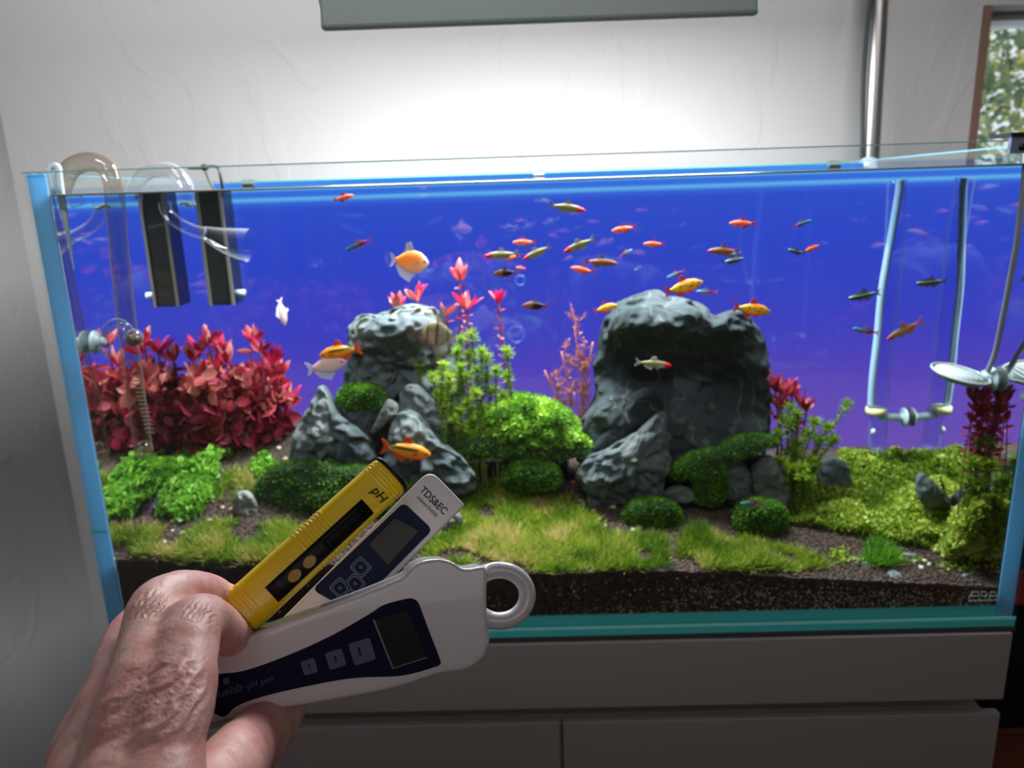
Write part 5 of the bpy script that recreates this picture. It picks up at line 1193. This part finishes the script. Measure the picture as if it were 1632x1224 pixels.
# ---------------------------------------------------------------- the hand
def skinmat():
    m, t, n, l = nt('skin'); b = n['Principled BSDF']; b.inputs['Roughness'].default_value = .45
    tc = n.new('ShaderNodeTexCoord'); x = n.new('ShaderNodeTexNoise'); x.inputs['Scale'].default_value = 70; x.inputs['Detail'].default_value = 5; l.new(tc.outputs['Object'], x.inputs['Vector'])
    r = n.new('ShaderNodeValToRGB'); e = r.color_ramp.elements; e[0].position = .3; e[0].color = S(222, 146, 142); e[1].position = .7; e[1].color = S(246, 200, 190)
    l.new(x.outputs['Fac'], r.inputs[0]); l.new(r.outputs[0], b.inputs['Base Color'])
    b.inputs['Subsurface Weight'].default_value = .12; b.inputs['Subsurface Radius'].default_value = (.006, .002, .001); b.inputs['Subsurface Scale'].default_value = 1
    mp = n.new('ShaderNodeMapping'); mp.inputs['Rotation'].default_value = (0, .6, .3); mp.inputs['Scale'].default_value = (1, 1, 2.2); l.new(tc.outputs['Object'], mp.inputs[0])
    v = n.new('ShaderNodeTexVoronoi'); v.feature = 'DISTANCE_TO_EDGE'; v.inputs['Scale'].default_value = 420; l.new(mp.outputs[0], v.inputs['Vector'])
    w_ = n.new('ShaderNodeTexNoise'); w_.inputs['Scale'].default_value = 160; w_.inputs['Detail'].default_value = 6; w_.inputs['Distortion'].default_value = 1.2; l.new(mp.outputs[0], w_.inputs['Vector'])
    a = n.new('ShaderNodeMath'); a.operation = 'MULTIPLY_ADD'; a.inputs[1].default_value = .35; l.new(v.outputs['Distance'], a.inputs[0]); l.new(w_.outputs['Fac'], a.inputs[2])
    bp = n.new('ShaderNodeBump'); bp.inputs['Strength'].default_value = .3; bp.inputs['Distance'].default_value = .0010; l.new(a.outputs[0], bp.inputs['Height'])
    # deep folds over the knuckles: distorted bands that fade away from each knuckle
    last = bp.outputs[0]
    for c, rad, sc, rz, dst in ((hp(228, 1092, .222), .022, 75, .5, .0030), (hp(240, 962, .270), .009, 150, 1.1, .0016), (hp(318, 975, .262), .008, 160, 1.3, .0008)):
        sb = n.new('ShaderNodeVectorMath'); sb.operation = 'DISTANCE'; l.new(tc.outputs['Object'], sb.inputs[0]); sb.inputs[1].default_value = c
        mk_ = n.new('ShaderNodeMapRange'); mk_.inputs[1].default_value = rad; mk_.inputs[2].default_value = rad*.25; l.new(sb.outputs['Value'], mk_.inputs[0])
        m2 = n.new('ShaderNodeMapping'); m2.inputs['Rotation'].default_value = (0, rz, 0); l.new(tc.outputs['Object'], m2.inputs[0])
        wv = n.new('ShaderNodeTexWave'); wv.bands_direction = 'Z'; wv.inputs['Scale'].default_value = sc; wv.inputs['Distortion'].default_value = 5; wv.inputs['Detail'].default_value = 3; wv.inputs['Detail Scale'].default_value = 1.6; l.new(m2.outputs[0], wv.inputs['Vector'])
        mu = n.new('ShaderNodeMath'); mu.operation = 'MULTIPLY'; l.new(mk_.outputs[0], mu.inputs[0]); l.new(wv.outputs['Fac'], mu.inputs[1])
        b2 = n.new('ShaderNodeBump'); b2.inputs['Strength'].default_value = .6; b2.inputs['Distance'].default_value = dst; l.new(mu.outputs[0], b2.inputs['Height']); l.new(last, b2.inputs['Normal']); last = b2.outputs[0]
    l.new(last, b.inputs['Normal'])
    return m
hand = thing('hand', 'left hand seen from the back, fingers curled round the three meters', 'person', hp(250, 1120, .25))
mb = MB()
def limb(js, n=18):
    """js: (px, py, depth, radius px). tapered tube with rounded joints"""
    pts = [hp(x, y, D) for x, y, D, r in js]; rr = [r*D/FPX for x, y, D, r in js]
    q = spline(pts, 6); R_ = np.interp(np.linspace(0, len(js)-1, len(q)), range(len(js)), rr)
    mb.tube(q, list(R_), n)
    mb.ball(q[-1], R_[-1], 16, 10); mb.ball(q[0], R_[0], 16, 10)
# index finger (right), middle finger (left), ring and little finger behind
limb([(262,1190,.222,58),(287,1110,.238,56),(296,1040,.255,51),(310,992,.272,45),(336,994,.288,41),(362,1010,.306,33),(386,1030,.326,27),(405,1048,.345,22)])
limb([(190,1180,.226,56),(222,1095,.242,52),(232,1030,.262,44),(246,965,.282,38),(290,944,.300,36),(332,947,.320,32),(362,960,.340,27),(386,980,.356,22)])
limb([(150,1190,.238,52),(178,1110,.256,46),(190,1050,.275,38),(215,1000,.297,34),(260,985,.315,32),(310,985,.332,28),(350,1000,.345,24)])
limb([(120,1210,.245,46),(150,1140,.262,40),(170,1090,.28,33),(200,1050,.30,29),(250,1040,.318,27),(300,1050,.33,23)])
# palm and back of the hand, wrist, forearm
limb([(262,1120,.243,50),(262,1190,.228,62),(250,1270,.212,78),(235,1360,.200,88)])
limb([(215,1100,.248,50),(200,1190,.232,66),(190,1270,.215,82),(190,1360,.203,90)])
limb([(175,1120,.258,44),(150,1200,.242,60),(140,1280,.224,76),(150,1370,.210,88)])
limb([(230,1180,.250,60),(215,1260,.236,80),(200,1380,.212,105),(180,1560,.190,110),(170,1800,.165,115)])
limb([(262,1085,.246,44),(240,1085,.248,44),(215,1090,.250,42)])
# thumb below the pen
limb([(285,1330,.222,70),(330,1275,.245,62),(372,1215,.272,56),(412,1175,.300,50),(440,1140,.322,42),(462,1112,.340,34)])
hd = P(mb, 'hand_skin', skinmat(), hand, True, recalc=False)
remesh(hd, .0013, 22, .6)
tx = bpy.data.textures.new('skin_folds', 'CLOUDS'); tx.noise_scale = .012; tx.noise_depth = 3
dm = hd.modifiers.new('folds', 'DISPLACE'); dm.texture = tx; dm.texture_coords = 'LOCAL'; dm.strength = .0013; dm.mid_level = .5
# thumbnail hidden; creases over the knuckles as raised folds of the same skin are left to the displacement
